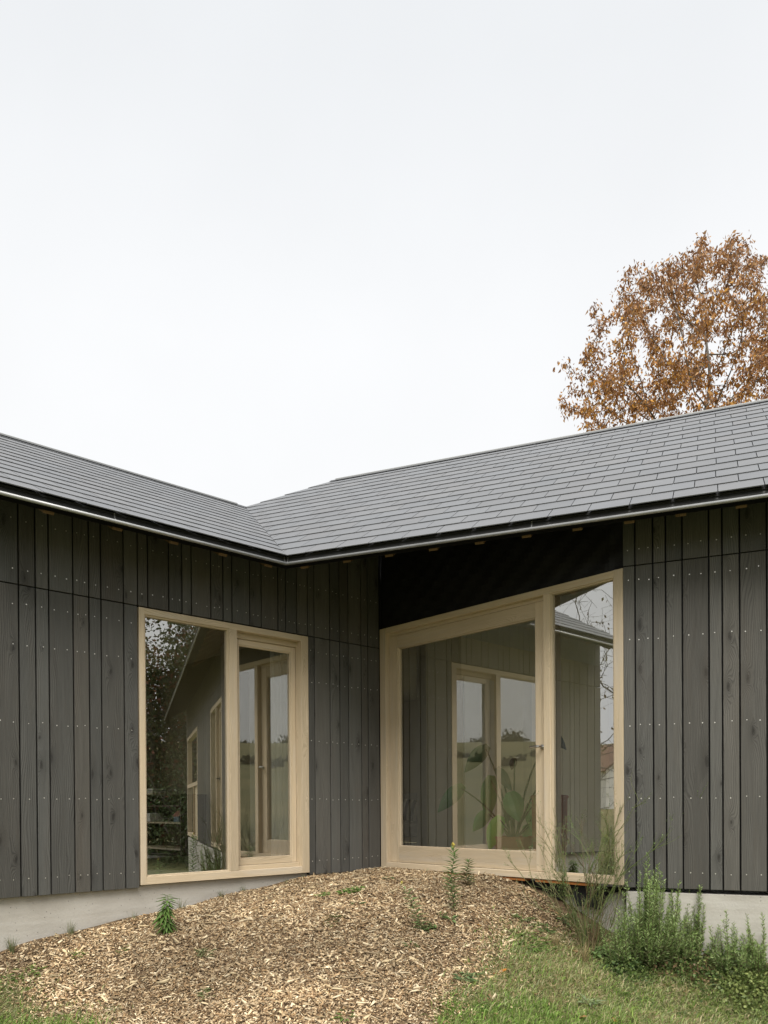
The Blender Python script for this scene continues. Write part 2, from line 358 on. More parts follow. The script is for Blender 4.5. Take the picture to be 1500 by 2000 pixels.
def inpoly(x, y, poly):
    x = np.asarray(x); y = np.asarray(y); c = np.zeros(x.shape, bool); n = len(poly)
    for i in range(n):
        x1, y1 = poly[i]; x2, y2 = poly[i - 1]
        c ^= ((y1 > y) != (y2 > y)) & (x < (x2 - x1) * (y - y1) / (y2 - y1 + 1e-12) + x1)
    return c
CHIP_PX = [(70,1975),(40,1935),(0,1918)]
_e = [gpix(*p)[:2] for p in CHIP_PX]; _f = [gpix(*p)[:2] for p in ((1105,1775),(1112,1815),(1075,1850),(1012,1800),(985,1850),(962,1879),(916,1916),(898,1934),(868,1955),(855,1999))]
CHIPS = [(-.4, -4.6), (-.4, .3), (2.2, .3), (2.45, -.1)] + [tuple(a) for a in _f] + [tuple(gpix(820, 1999)[:2] + np.array([1.2, -.9])), tuple(gpix(215, 1999)[:2] + np.array([.5, -.9])), tuple(gpix(215, 1999)[:2])] + [tuple(a) for a in _e] + [(.5, -4.6)]
def grid_ground():
    def axis(c, step, lo, hi):
        a = [c]; s = step
        while a[-1] < hi: a.append(a[-1] + s); s = s if abs(a[-1] - c) < 4.5 else min(s * 1.13, 25)
        b = [c]; s = step
        while b[-1] > lo: b.append(b[-1] - s); s = s if abs(b[-1] - c) < 4.5 else min(s * 1.13, 25)
        return np.array(sorted(set(np.round(a + b, 5))))
    xs = axis(2., .045, -700, 700); ys = axis(-1.2, .045, -700, 700)
    X, Y = np.meshgrid(xs, ys); Zg = ground_z(X, Y)
    V = np.stack([X.ravel(), Y.ravel(), Zg.ravel()], 1); nx = len(xs); ny = len(ys)
    i = np.arange((ny - 1) * (nx - 1)); r = i // (nx - 1); c = i % (nx - 1); a = r * nx + c
    Fc = np.stack([a, a + 1, a + nx + 1, a + nx], 1)
    o = mesh_np('ground', V, Fc, np.ones((len(Fc), 3)), gm(), smooth=True)
    me = o.data; g = (~inpoly(V[:, 0], V[:, 1], CHIPS)).astype(np.float32)
    fr = sstep((np.hypot(V[:, 0] - 3, V[:, 1] + 2) - 8) / 12)
    for nm, val in (('grassy', g), ('far', fr)):
        ca = me.color_attributes.new(nm, 'FLOAT_COLOR', 'POINT'); cc = np.ones((len(V), 4), np.float32); cc[:, :3] = val[:, None]; ca.data.foreach_set('color', cc.ravel())
    o['kind'] = 'structure'; return o
grid_ground()

# ------------------------------------------------------------------ the house
house = empty('house', (0, 0, 0), label='single storey timber house with dark grey plank walls, oak windows and grey slate roof', cat='house')
def fb(mb, fr, s, o, z, grain='z', m=0, c=None): mb.box(fr[0], fr[1], fr[2], fr[3], s, o, z, grain, m, c)

GAP = .011; TH = .024
def clad(name, fr, cols, screws, label):
    """cols: list of (s0, s1, z0, z1) boards, screws: heights of the fixing rows"""
    mb = MB()
    for (s0, s1, z0, z1) in cols:
        a, b = min(s0, s1) + GAP / 2, max(s0, s1) - GAP / 2; j = rnd.uniform(-.0015, .0015)
        t = rnd.uniform(.80, 1.2); wm = rnd.uniform(-.04, .03)
        fb(mb, fr, (a, b), (-TH + j, j), (z0, z1), 'z', 0, (t * (1 + wm), t, t * (1 - wm)))
        for z in screws:
            if z0 + .02 < z < z1 - .02:
                w = b - a; ss = [a + w * .5] if w < .105 else [a + w * .24, a + w * .76]
                for s in ss:
                    s += rnd.uniform(-.008, .008); zz = z + rnd.uniform(-.007, .007); r = rnd.uniform(.0038, .005)
                    c0 = fr[0] + fr[1] * s + fr[3] * zz + fr[2] * (j + .0006)
                    mb.face([c0 + fr[1] * (r * math.cos(k * math.pi / 4)) + fr[3] * (r * math.sin(k * math.pi / 4)) for k in range(8)][::(1 if np.dot(np.cross(fr[1], fr[3]), fr[2]) > 0 else -1)], m=1)
    o = mb.build(name, [PLANK, SCREW], house, bevel=.0022); o['label'] = label; return o
def fill(a, b, lo=.095, hi=.19):
    r = [a]
    while r[-1] < b - lo: r.append(r[-1] + rnd.uniform(lo, hi))
    r[-1] = b; return r
SEAM = 2.207; TOP = 2.94
topg = [L_END, 3.83, 3.66, 3.476, 3.36, 3.266, 3.089, 2.969, 2.876, 2.696, 2.58, 2.494, 2.312, 2.193, 2.107, 1.926, 1.807, 1.719, 1.54, 1.419, 1.24, 1.156, 1.032, .908, .829, .644, .524, .414, .249, .161, .006]
cols = []
for a, b in zip(topg, topg[1:]):
    cols.append((b, a, SEAM + .004, TOP if a > 1.2 else 2.60 + .6276 * (.2181 + .9078 * (1.5193 - a))))
    if a <= .91 or b >= 2.57: cols.append((b, a, -.02, SEAM - .004))
    elif a > 2.57 > b: pass
clad('plank_cladding', FL, cols, (2.668, 2.311, 2.07, 1.782, 1.228, .682, .11), 'dark grey vertical plank wall of the wing with the narrower window')
BW = (1.2, 2.86, 2.2); AW = (5.5, 8.35, 2.2)       # further door and window of the long wing
rg = [.004, .095, .222, .312, .427, .608, .697, .812, .987] + fill(.987, BW[0])[1:] + fill(BW[0], BW[1])[1:] + fill(BW[1], AW[0])[1:] + fill(AW[0], AW[1])[1:] + [R_END]
cols = []
for a, b in zip(rg, rg[1:]):
    cols.append((a, b, 2.414, TOP))
    if not (a >= BW[0] - .01 and b <= BW[1] + .01 or a >= AW[0] - .01 and b <= AW[1] + .01): cols.append((a, b, -.012, 2.406))
    else: cols.append((a, b, 2.2, 2.406))
clad('plank_cladding', FW, cols, (2.526, 2.297, 1.85, 1.209, .661, .103), 'dark grey vertical plank wall of the longer wing')

# backing walls (black membrane) around the openings, their inner faces plastered
def backing(name, fr, rects, o=(-.30, -TH - .012), mats=None):
    mb = MB()
    for (s0, s1, z0, z1) in rects: fb(mb, fr, (s0, s1), o, (z0, z1), c=(1, 1, 1))
    return mb.build(name, mats or [BLACK], house)
backing('wall_core', FL, [(.0, .905, -.02, 3.04), (2.575, L_END - .03, -.02, 2.93), (.905, 2.575, 2.2, 2.93)])
backing('wall_core', FW, [(.0, BW[0], -.02, 2.93), (BW[1], AW[0], -.02, 2.93), (AW[1], R_END - .03, -.02, 2.93), (BW[0], BW[1], 2.2, 2.93), (AW[0], AW[1], 2.2, 2.93)])
# creased membrane over the wide oak door
mb = MB(); nx, nz = 70, 16
def memb(i, j):
    s = .004 + 2.719 * i / nx; z = 2.402 + (2.7 + (1.598 - s * .4193) * .6276 - .05 - 2.402) * j / nz
    o = -.03 + .006 * math.sin(s * 7 + z * 9) + .004 * math.sin(s * 23 - z * 31) + .010 * math.exp(-((s - 2.58 - .12 * (z - 2.4)) / .03) ** 2) - .008 * math.exp(-((s - 2.66) / .025) ** 2)
    return FR[0] + FR[1] * s + FR[2] * o + FR[3] * z
for i in range(nx):
    for j in range(nz): mb.face([memb(i, j), memb(i + 1, j), memb(i + 1, j + 1), memb(i, j + 1)])
o = mb.build('wall_membrane', BLACK, house, smooth=True); o['label'] = 'bare black membrane above the wide oak door'
backing('wall_core', FR, [(.0, 2.72, 2.4, 2.92)], o=(-.28, -.07))
backing('corner_post', FR, [(-.32, -.002, -.02, 3.25)], o=(-.28, -.008))

# plinth
mb = MB(); fb(mb, FL, (.0, L_END), (-.29, -.045), (-1.2, -.006), c=(1, 1, 1)); mb.build('plinth', CONC, house, bevel=.004)
mb = MB(); fb(mb, FW, (.02, R_END), (-.29, -.02), (-1.3, -.045), c=(1, 1, 1)); mb.build('plinth', CONC, house, bevel=.006)
mb = MB(); fb(mb, FR, (.05, 2.66), (-.30, -.12), (-1.2, -.03), c=(1, 1, 1)); mb.build('plinth', CONC, house, bevel=.004)
mb = MB(); nx = 60     # sagging strip of membrane under the wide door
for i in range(nx):
    def q(i, top):
        s = .05 + 2.66 * i / nx; low = -.10 - .05 * math.sin(s * 4.1) - (.13 if 2.25 < s < 2.5 else 0) - .03 * math.sin(s * 13)
        return FR[0] + FR[1] * s + FR[2] * (-.075 + .02 * math.sin(s * 9) * (0 if top else 1)) + FR[3] * (-.028 if top else low)
    mb.face([q(i, 0), q(i + 1, 0), q(i + 1, 1), q(i, 1)])
mb.build('membrane_strip', BLACK, house, smooth=True)
mb = MB(); 
for a, b in ((.0, .62), (.63, 1.31), (1.32, 1.79), (1.9, 2.45)): fb(mb, FR, (a, b), (-.09, -.012), (-.026, -.006), 'x')
mb.build('sill_batten', RUST, house)

# ---------------------------------------------------------------- windows
def frame_rect(mb, fr, s0, s1, z0, z1, w, o, sill=None, top=None):
    """four members butted: uprights run through"""
    wl, wr = w if isinstance(w, tuple) else (w, w); sill = sill or wl; top = top or wl
    fb(mb, fr, (s0, s0 + wl), o, (z0, z1), 'z'); fb(mb, fr, (s1 - wr, s1), o, (z0, z1), 'z')
    fb(mb, fr, (s0 + wl, s1 - wr), (o[0], o[1] - .0015), (z1 - top, z1), 'x'); fb(mb, fr, (s0 + wl, s1 - wr), (o[0], o[1] - .0015), (z0, z0 + sill), 'x')
def pane(fr, s0, s1, z0, z1, o, parent):
    mb = MB(); P = lambda s, z: fr[0] + fr[1] * s + fr[2] * o + fr[3] * z
    p = [P(s0, z0), P(s1, z0), P(s1, z1), P(s0, z1)]
    if np.dot(np.cross(fr[1], fr[3]), fr[2]) < 0: p = p[::-1]
    mb.face(p); return mb.build('pane', GLASS, parent)
def lever(fr, s, z, o, parent, sgn=1, m=None):
    mb = MB(); P = lambda s, o, z: fr[0] + fr[1] * s + fr[2] * o + fr[3] * z
    mb.tube([P(s, o, z), P(s, o + .008, z)], .024, 16); mb.tube([P(s, o + .005, z), P(s, o + .045, z)], .009, 10)
    mb.tube([P(s, o + .04, z), P(s + sgn * .03, o + .05, z), P(s + sgn * .12, o + .05, z)], .0095, 10)
    return mb.build('handle', m or STEEL, parent, smooth=False)

# garden-wing window: fixed light + recessed narrow door
w1 = MB(); s0, s1, z1 = .905, 2.572, 2.2
fb(w1, FL, (2.525, s1), (-.13, .004), (0, z1), 'z')                       # far post
fb(w1, FL, (s0, .985), (-.13, .004), (0, z1), 'z')                        # post towards the corner
fb(w1, FL, (1.672, 1.752), (-.14, .002), (.062, 2.148), 'z')              # mullion
fb(w1, FL, (.985, 2.525), (-.13, .002), (2.148, z1), 'x'); fb(w1, FL, (.985, 2.525), (-.13, .002), (0, .062), 'x')
frame = w1.build('window_frame', OAK, house, bevel=.0025); frame['label'] = 'oak window frame with a fixed light and a narrow recessed door'
b = MB(); frame_rect(b, FL, 1.752, 2.525, .062, 2.148, .012, (-.05, -.008)); b.build('glazing_bead', OAK, frame, bevel=.0015)
pane(FL, 1.762, 2.515, .072, 2.138, -.034, frame)
b = MB(); fb(b, FL, (.985, 1.672), (-.13, -.045), (.0625, .098), 'x'); b.build('sill_rebate', OAK, frame, bevel=.002)
b = MB(); fb(b, FL, (.985, 1.672), (-.13, -.072), (2.10, 2.1475), 'x'); b.build('head_rebate', OAK, frame, bevel=.002)
sash = MB(); frame_rect(sash, FL, .988, 1.668, .10, 2.098, (.048, .066), (-.128, -.088), sill=.055, top=.05)
frame_rect(sash, FL, 1.036, 1.602, .155, 2.048, .010, (-.118, -.094)); so = sash.build('door_sash', OAK, frame, bevel=.003)
pane(FL, 1.044, 1.594, .163, 2.040, -.108, frame)
# wide oak door with side light
w2 = MB()
fb(w2, FR, (.0, .085), (-.15, .0), (0, 2.4), 'z'); fb(w2, FR, (2.652, 2.73), (-.15, .003), (0, 2.4), 'z')
fb(w2, FR, (2.0, 2.066), (-.15, .0), (.055, 2.345), 'z')
fb(w2, FR, (.085, 2.652), (-.15, -.0015), (2.345, 2.4), 'x'); fb(w2, FR, (.085, 2.652), (-.15, -.0015), (0, .055), 'x')
frame2 = w2.build('window_frame', OAK, house, bevel=.003); frame2['label'] = 'oak frame of the wide glazed door and its side light'
b = MB(); frame_rect(b, FR, 2.066, 2.652, .055, 2.345, .012, (-.05, -.01)); b.build('glazing_bead', OAK, frame2, bevel=.0015)
pane(FR, 2.076, 2.642, .065, 2.335, -.034, frame2)
b = MB(); fb(b, FR, (.0855, .095), (-.15, -.05), (.056, 2.344), 'z'); fb(b, FR, (.095, 1.9995), (-.15, -.05), (2.315, 2.344), 'x'); b.build('rebate', OAK, frame2, bevel=.002)
sash2 = MB()
fb(sash2, FR, (.097, .205), (-.12, -.052), (.058, 2.313), 'z'); fb(sash2, FR, (1.882, 1.998), (-.12, -.052), (.058, 2.313), 'z')
fb(sash2, FR, (.205, 1.882), (-.12, -.0535), (2.190, 2.313), 'x'); fb(sash2, FR, (.205, 1.882), (-.12, -.0535), (.058, .214), 'x')
frame_rect(sash2, FR, .205, 1.882, .214, 2.190, .010, (-.10, -.062)); sash2.build('door_sash', OAK, frame2, bevel=.0025)
pane(FR, .213, 1.874, .222, 2.182, -.082, frame2)
hb = MB(); Pq = lambda s, o, z: FR[0] + FR[1] * s + FR[2] * o + FR[3] * z
hb.tube([Pq(1.955, -.052, 1.10), Pq(1.955, -.04, 1.10)], .02, 16); hb.tube([Pq(1.955, -.045, 1.10), Pq(1.955, .012, 1.10)], .009, 10)
hb.tube([Pq(1.962, .006, 1.10), Pq(1.94, .012, 1.10), Pq(1.87, .012, 1.098)], [.010, .011, .010], 12); hb.build('handle', STEEL, frame2)
# further door and window along the long wing
w3 = MB(); frame_rect(w3, FW, BW[0], BW[1], 0, 2.2, .07, (-.13, .003)); fb(w3, FW, (1.98, 2.05), (-.13, .001), (.07, 2.13), 'z')
f3 = w3.build('window_frame', OAK, house, bevel=.002); f3['label'] = 'oak door frame further along the longer wing'
sb = MB(); frame_rect(sb, FW, BW[0] + .07, 1.98, .07, 2.13, .08, (-.10, -.05)); sb.build('door_sash', OAK, f3)
pane(FW, BW[0] + .15, 1.9, .15, 2.05, -.07, f3); pane(FW, 2.05, 2.79, .07, 2.13, -.04, f3); lever(FW, 1.94, 1.05, -.05, f3, -1, BLACK)
w4 = MB(); frame_rect(w4, FW, AW[0], AW[1], 0, 2.2, .07, (-.13, .003)); fb(w4, FW, (AW[0] + .07, AW[1] - .07), (-.13, .001), (1.06, 1.14), 'x'); fb(w4, FW, (6.6, 6.67), (-.13, .002), (.07, 1.06), 'z')
f4 = w4.build('window_frame', OAK, house, bevel=.002); f4['label'] = 'oak window frame with a low transom at the end of the longer wing'
pane(FW, 5.57, 8.28, 1.14, 2.13, -.05, f4); pane(FW, 6.67, 8.28, .07, 1.06, -.05, f4)
pb = MB(); fb(pb, FW, (5.57, 6.6), (-.08, -.04), (.07, 1.06), 'z'); pb.build('panel', PLY, f4)

# ---------------------------------------------------------------- roof
tl, tr = math.tan(PL), math.tan(PR)
vx = EAVE[0] - HL / tl; vy = ((EAVE @ n3 - HL / tr) - vx * n3[0]) / n3[1]; VAL = np.array([vx, vy, EAVE[2] + HL])
RRid = np.array([-1.88632904, .9341858, EAVE[2] + HR]); LY = -(L_END + .02)
sR = lambda s: EAVE + d3 * s                                        # point on the long wing's eave
SE = float((np.array([X2, 0, 0]) + d3 * (R_END + .03) - EAVE) @ d3)
hipdir = RRid - VAL; WC = RRid - hipdir * (HR / (HR - HL))          # hip meets eave level
def slates(name, origin, along, up, length0, length1, rise, cuts, course, width, label):
    """individual slates laid from the eave; cuts: (point, normal) keep the side the normal points away from"""
    nn = nrm(np.cross(along, up)); nn = nn if nn[2] > 0 else -nn
    mb = MB(); k = 0; h = -.03
    while h < rise:
        s = length0 - rnd.random() * .02 - (width / 2 if k % 2 else 0)
        while s < length1:
            g = .0028; j = rnd.uniform(-.0018, .0018); lift = .0125 + rnd.uniform(0, .0014); t = rnd.uniform(.935, 1.05); wv_ = rnd.uniform(-.014, .014)
            a, bb = s + g, s + width - g; h1 = min(h + course + .02, rise)
            P = lambda u, v, w: origin + along * u + up * v + nn * w
            lo, hi = lift, lift * (1 - (h1 - h) / (course * 1.9)); th = .0062
            v8 = [P(a, h + j, lo - th), P(bb, h + j, lo - th), P(bb, h + j, lo), P(a, h + j, lo), P(a, h1, hi - th), P(bb, h1, hi - th), P(bb, h1, hi), P(a, h1, hi)]
            for q in ((3, 2, 6, 7), (0, 1, 2, 3), (1, 5, 6, 2), (4, 0, 3, 7), (4, 5, 1, 0)): mb.face([v8[i] for i in q], c=(t * (1 + wv_), t, t * (1.005 - wv_)))
            s += width
        k += 1; h += course
    o = mb.build(name, SLATE, house)
    import bmesh
    bm = bmesh.new(); bm.from_mesh(o.data)
    for pt, no in cuts:
        bmesh.ops.bisect_plane(bm, geom=bm.verts[:] + bm.edges[:] + bm.faces[:], plane_co=Vector(pt), plane_no=Vector(no), clear_outer=True)
    bm.to_mesh(o.data); bm.free(); o['label'] = label; return o
upR = nrm(-n3 * math.cos(PR) + Z3 * math.sin(PR)); upL = nrm(np.array([-math.cos(PL), 0, math.sin(PL)]))
vdir = nrm(VAL - EAVE); vn = nrm(np.array([vdir[1], -vdir[0], 0]));                     # horizontal normal of the valley
vn = vn if vn @ d3 < 0 else -vn
hn = nrm(np.array([hipdir[1], -hipdir[0], 0])); hn = hn if hn @ d3 < 0 else -hn
slR = HR / math.sin(PR); slL = HL / math.sin(PL)
slates('slate_roof', EAVE, d3, upR, -3.2, SE, slR, [(EAVE, vn), (VAL, hn), (EAVE + d3 * SE, d3)], .2405, .283, 'grey slate roof slope of the longer wing')
slates('slate_roof', EAVE, np.array([0, -1., 0]), upL, -1.7, LY * -1 + EAVE[1], slL, [(EAVE, -vn), (np.array([0, LY, 0]), (0, -1, 0))], .2405, .283, 'grey slate roof slope of the wing with the narrower window')
# roof deck under the slates, back slopes, gables, soffits
mb = MB(); dn = np.array([0, 0, -.022]); lowr = np.array([0, 0, -.02])
bkR = -n3 * (2 * HR / tr); bkL = np.array([-2 * HL / tl, 0, 0])
Re = EAVE + d3 * SE; Rr = RRid + d3 * float((Re - RRid) @ d3); Rb = Re + bkR
Lr = np.array([VAL[0], LY, VAL[2]]); Le = np.array([EAVE[0], LY, EAVE[2]]); Lb = Le + bkL
WCb = WC + bkR + d3 * 0
mb.face([p + dn for p in (EAVE, Re, Rr, RRid, VAL)]); mb.face([p + dn for p in (Le, EAVE, VAL, Lr)])

def bslope(a_r, t, L_, dnv, W_, u0, u1, v0, v1, m_):  # back slope with an added, unseen hole that lets daylight into the rooms
    P = lambda u, v: a_r + t * u + dnv * v + dn
    for ua, ub, va, vb in ((0, u0, 0, W_), (u1, L_, 0, W_), (u0, u1, 0, v0), (u0, u1, v1, W_)): m_.face([P(ua, va), P(ub, va), P(ub, vb), P(ua, vb)])
mb.face([p + dn for p in (WCb, RRid, RRid + nrm(bkR) * 3.24 - Z3 * HR)])
bslope(RRid, d3, float((Rr - RRid) @ d3), -n3 - Z3 * tr, 3.24, 3.8, 7.6, .2, 3.0, mb)
mb.face([p + dn for p in (WCb, WC, VAL, RRid)]); bslope(VAL, np.array([0, -1., 0]), VAL[1] - LY, np.array([-1., 0, -tl]), 2.85, 2.2, 3.7, .2, 2.6, mb)
mb.build('roof_deck', simple('roof_felt', (.05, .05, .052), .8), house)
mb = MB()                                                             # soffit boards, lower front edge just above the gutter
def inn(p, h): return p + np.array([0, 0, h])
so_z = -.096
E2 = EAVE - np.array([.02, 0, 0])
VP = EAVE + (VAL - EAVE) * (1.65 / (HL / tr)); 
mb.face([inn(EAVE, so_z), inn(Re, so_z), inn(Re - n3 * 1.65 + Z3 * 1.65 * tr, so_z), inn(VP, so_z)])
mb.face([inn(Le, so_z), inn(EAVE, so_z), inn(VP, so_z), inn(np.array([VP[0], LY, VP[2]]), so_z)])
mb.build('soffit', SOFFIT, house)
# ridge flashings
mb = MB()
for a, b_, w in ((RRid + d3 * .05, Rr, .05), (VAL + np.array([0, -.12, 0]), Lr, .05)):
    t = nrm(b_ - a); sd_ = nrm(np.cross(t, Z3)); L_ = float(np.linalg.norm(b_ - a))
    mb.box(a, t, sd_, Z3, (0, L_), (-w * .6, w * .6), (-.002, .020), c=(1, 1, 1))
mb.build('ridge_flashing', simple('ridge_zinc', (.30, .305, .30), .5, metal=.2), house, bevel=.004)
mb = MB()
for p0, t, L_, sl in ((RRid, d3, float((Rr - RRid) @ d3), upR), (VAL, np.array([0, -1., 0]), VAL[1] - LY, upL)):
    nn = nrm(np.cross(t, sl)); nn = nn if nn[2] > 0 else -nn
    mb.box(p0, t, -sl, nn, (0, L_), (.03, .10), (.0175, .0215), c=(1, 1, 1))
mb.build('ridge_strip', ZINCD, house)
# valley lining
mb = MB(); mb.face([EAVE + vn * .1 + Z3 * .0, EAVE - vn * .1, VAL - vn * .1, VAL + vn * .1]); mb.build('valley_lining', ZINCD, house)
# gutters: concave front apron ending in a round bead
def gutter(a, b_, outw, ma, mb_, ends):
    """a is the shared mitre; ma/mb_: shift along per metre of projection for the mitre"""
    t = nrm(b_ - a); prof = [(-.012, -.004), (-.012, -.024), (-.004, -.044), (.008, -.060), (.020, -.070)]
    g = MB()
    def P(o, z, end): return (a - t * o * ma if not end else b_) + outw * o + Z3 * z
    for (o0, z0), (o1, z1) in zip(prof, prof[1:]):
        q = [P(o0, z0, 0), P(o0, z0, 1), P(o1, z1, 1), P(o1, z1, 0)]; g.face(q, m=1)
    g.tube([P(.030, -.078, 0), P(.030, -.078, 1)], .0125, 14, m=0)
    und = [(.024, -.090), (-.02, -.099), (-.07, -.085), (-.07, -.05)]
    for (o0, z0), (o1, z1) in zip(und, und[1:]): g.face([P(o0, z0, 0), P(o0, z0, 1), P(o1, z1, 1), P(o1, z1, 0)], m=2)
    # joint clips
    L_ = float(np.linalg.norm(b_ - a))
    for k in ends:
        c0 = a + t * k
        for (o0, z0), (o1, z1) in zip(prof, prof[1:]):
            q = [c0 + outw * (o + .002) + Z3 * (z - .001) + t * dx for o, z, dx in ((o0, z0, -.004), (o0, z0, .004), (o1, z1, .004), (o1, z1, -.004))]; g.face(q, m=0)
    return g.build('gutter', [ZINC, ZINCD, SOFFIT], house, smooth=True)
cosb = (1 - float(np.dot([0, -1., 0], d3)))                                  # mitre factor for the inside corner
mit = math.tan((math.pi - math.acos(float(np.dot([0, -1., 0], d3)))) / 2)
gutter(EAVE, Re, n3, -mit, 0, (.012, 2.05, 4.2)); gutter(EAVE, Le, np.array([1., 0, 0]), -mit, 0, (.012, 1.47))
# rafter feet showing under the gutter
rb = MB()
for y in (3.43, 2.95, 2.51, 2.09, 1.66):
    rb.box((EAVE[0], -y, EAVE[2]), (-math.cos(PL), 0, math.sin(PL)), (0, -1, 0), (math.sin(PL), 0, math.cos(PL)), (-.004, .5), (-.036, .036), (-.122, -.07), 'x'); o = rb.build('rafter_foot', TAIL, house); rb = MB()
for s in (.14, .53, .90, 1.27, 1.64, 2.0, 2.37, 2.73, 3.07, 3.45, 3.85):
    rb.box(EAVE + d3 * s, d3, upR, nrm(np.cross(d3, upR)), (-.034, .034), (-.004, .44), (-.122, -.07), 'y'); rb.build('rafter_foot', TAIL, house); rb = MB()

# ---------------------------------------------------------------- rooms behind the glass
mb = MB(); c1 = (1, 1, 1)
BX = lambda m_, x, y, z, mi=0: m_.box((0, 0, 0), (1, 0, 0), (0, 1, 0), (0, 0, 1), x, y, z, 'z', mi, c1)
# garden wing: gable wall, outer wall with an opening added for daylight, wall towards the corner
BX(mb, (-4.65, -.31), (-3.95, -3.80), (-.02, 2.6), 0)
BX(mb, (-4.65, -4.5), (-3.80, -3.7), (-.02, 2.6)); BX(mb, (-4.65, -4.5), (-3.7, -.8), (2.45, 2.6)); BX(mb, (-4.65, -4.5), (-.8, -.0), (-.02, 2.6))
BX(mb, (-4.5, -.31), (-.12, -.0), (-.02, 2.6)); mb.build('interior_wall', simple('olive_plaster', (.30, .265, .18), .85), house)
ROOM = [(-.29, .3), (2.6, .3), (5.8, 1.78), (5.8, 4.6), (-.29, 4.6)]
def prism(m_, poly, z0, z1):
    m_.face([(x, y, z1) for x, y in poly]); m_.face([(x, y, z0) for x, y in poly][::-1])
    for (xa, ya), (xb, yb) in zip(poly, poly[1:] + poly[:1]): m_.face([(xa, ya, z0), (xb, yb, z0), (xb, yb, z1), (xa, ya, z1)])
mb = MB(); BX(mb, (-4.5, -.31), (-3.8, -.12), (-.18, -.03)); prism(mb, ROOM, -.18, -.025); mb.build('floor', FLOOR, house)
mb = MB()
for x, y in (((-4.5, -.31), (-3.8, -3.7)), ((-4.5, -.31), (-2.3, -.12)), ((-2.5, -.31), (-3.7, -2.3)), ((-4.5, -4.42), (-3.7, -2.3))): BX(mb, x, y, (2.55, 2.6))  # gap in the ceiling added below the roof hole to brighten the room
mb.build('ceiling', BEIGE, house); mb = MB()
prism(mb, [(-.29, .3), (2.6, .3), (5.8, 1.78), (5.8, 2.4), (-.29, 2.4)], 2.55, 2.6)
for x, y in (((-.29, 2.7), (2.4, 4.6)), ((5.7, 5.8), (2.4, 4.6)), ((2.7, 5.7), (4.45, 4.6)), ((2.7, 5.7), (2.4, 3.3))): BX(mb, x, y, (2.55, 2.6))  # hole kept out of view, added to bring roof daylight inside
mb.build('ceiling', WHITEW, house)
# room behind the wide door, unseen back wall opened to let daylight in
mb = MB(); BX(mb, (-.15, .2), (4.5, 4.65), (-.02, 2.62)); BX(mb, (.2, 5.6), (4.5, 4.65), (2.5, 2.62)); BX(mb, (5.6, 5.9), (4.5, 4.65), (-.02, 2.62)); BX(mb, (5.8, 5.9), (2.05, 4.5), (-.02, 2.62))
mb.build('interior_wall', WHITEW, house)
mb = MB(); BX(mb, (-.30, -.15), (.82, 1.40), (-.02, 2.55)); mb.build('partition', BEIGE, house)
mb = MB(); BX(mb, (-.30, -.152), (1.40, 4.6), (-.02, 2.55)); mb.build('partition', simple('cream_plaster', (.76, .69, .53), .85), house)
mb = MB(); BX(mb, (-.148, -.12), (1.42, 1.95), (-.02, 2.1)); mb.build('inner_door', WHITEW, house, bevel=.003)
mb = MB(); BX(mb, (-4.4, -.31), (.05, 4.5), (-.18, -.025)); mb.build('floor', FLOOR, house)
mb = MB(); BX(mb, (-4.5, -4.4), (3.2, 4.6), (-.02, 2.6)); BX(mb, (-4.5, -4.4), (.02, 3.2), (2.3, 2.6)); BX(mb, (-4.4, -.31), (4.5, 4.6), (-.02, 2.6)); BX(mb, (-4.4, -.31), (.02, 4.5), (2.5, 2.55)); mb.build('interior_wall', BEIGE, house)  # end wall left open out of view, added to light the chair

# ------------------------------------------------------------------ vegetation helpers
def colonize(att, root, step, kill, infl, iters=220, grow0=None):
    """space colonisation: branch nodes growing towards attraction points"""
    nodes = [np.array(root, float)]; par = [-1]
    if grow0 is not None:
        for q in grow0: nodes.append(np.array(q, float)); par.append(len(nodes) - 2)
    att = np.array(att, float); alive = np.ones(len(att), bool)
    P = np.array(nodes); near = np.full(len(att), 1e9); who = np.zeros(len(att), int)
    d = np.linalg.norm(att[:, None] - P[None], axis=2); who = d.argmin(1); near = d.min(1)
    for it in range(iters):
        if not alive.any(): break
        use = alive & (near < (infl if it > 12 else 1e9)) if infl else alive
        if not use.any(): use = alive
        ids = np.unique(who[use]); new = []
        for i in ids:
            a = att[use & (who == i)]; v = unit(a - nodes[i]).sum(0) + rng.normal(size=3) * .12 * len(a) ** .5
            nv = np.linalg.norm(v)
            if nv < 1e-6: continue
            q = nodes[i] + v / nv * step; new.append((q, i))
        if not new: break
        b = len(nodes)
        for q, i in new: nodes.append(q); par.append(i)
        Q = np.array([q for q, _ in new]); dd = np.linalg.norm(att[:, None] - Q[None], axis=2)
        k = dd.argmin(1); m = dd.min(1); upd = m < near; near[upd] = m[upd]; who[upd] = b + k[upd]
        alive &= near > kill
    return np.array(nodes), np.array(par)
def pipe_radii(par, tip, ex=2.3):
    n = len(par); acc = np.zeros(n); kids = np.zeros(n, int)
    for i in range(n - 1, -1, -1):
        if kids[i] == 0: acc[i] = tip ** ex
        if par[i] >= 0: acc[par[i]] += acc[i] * 1.0; kids[par[i]] += 1
    return acc ** (1 / ex), kids
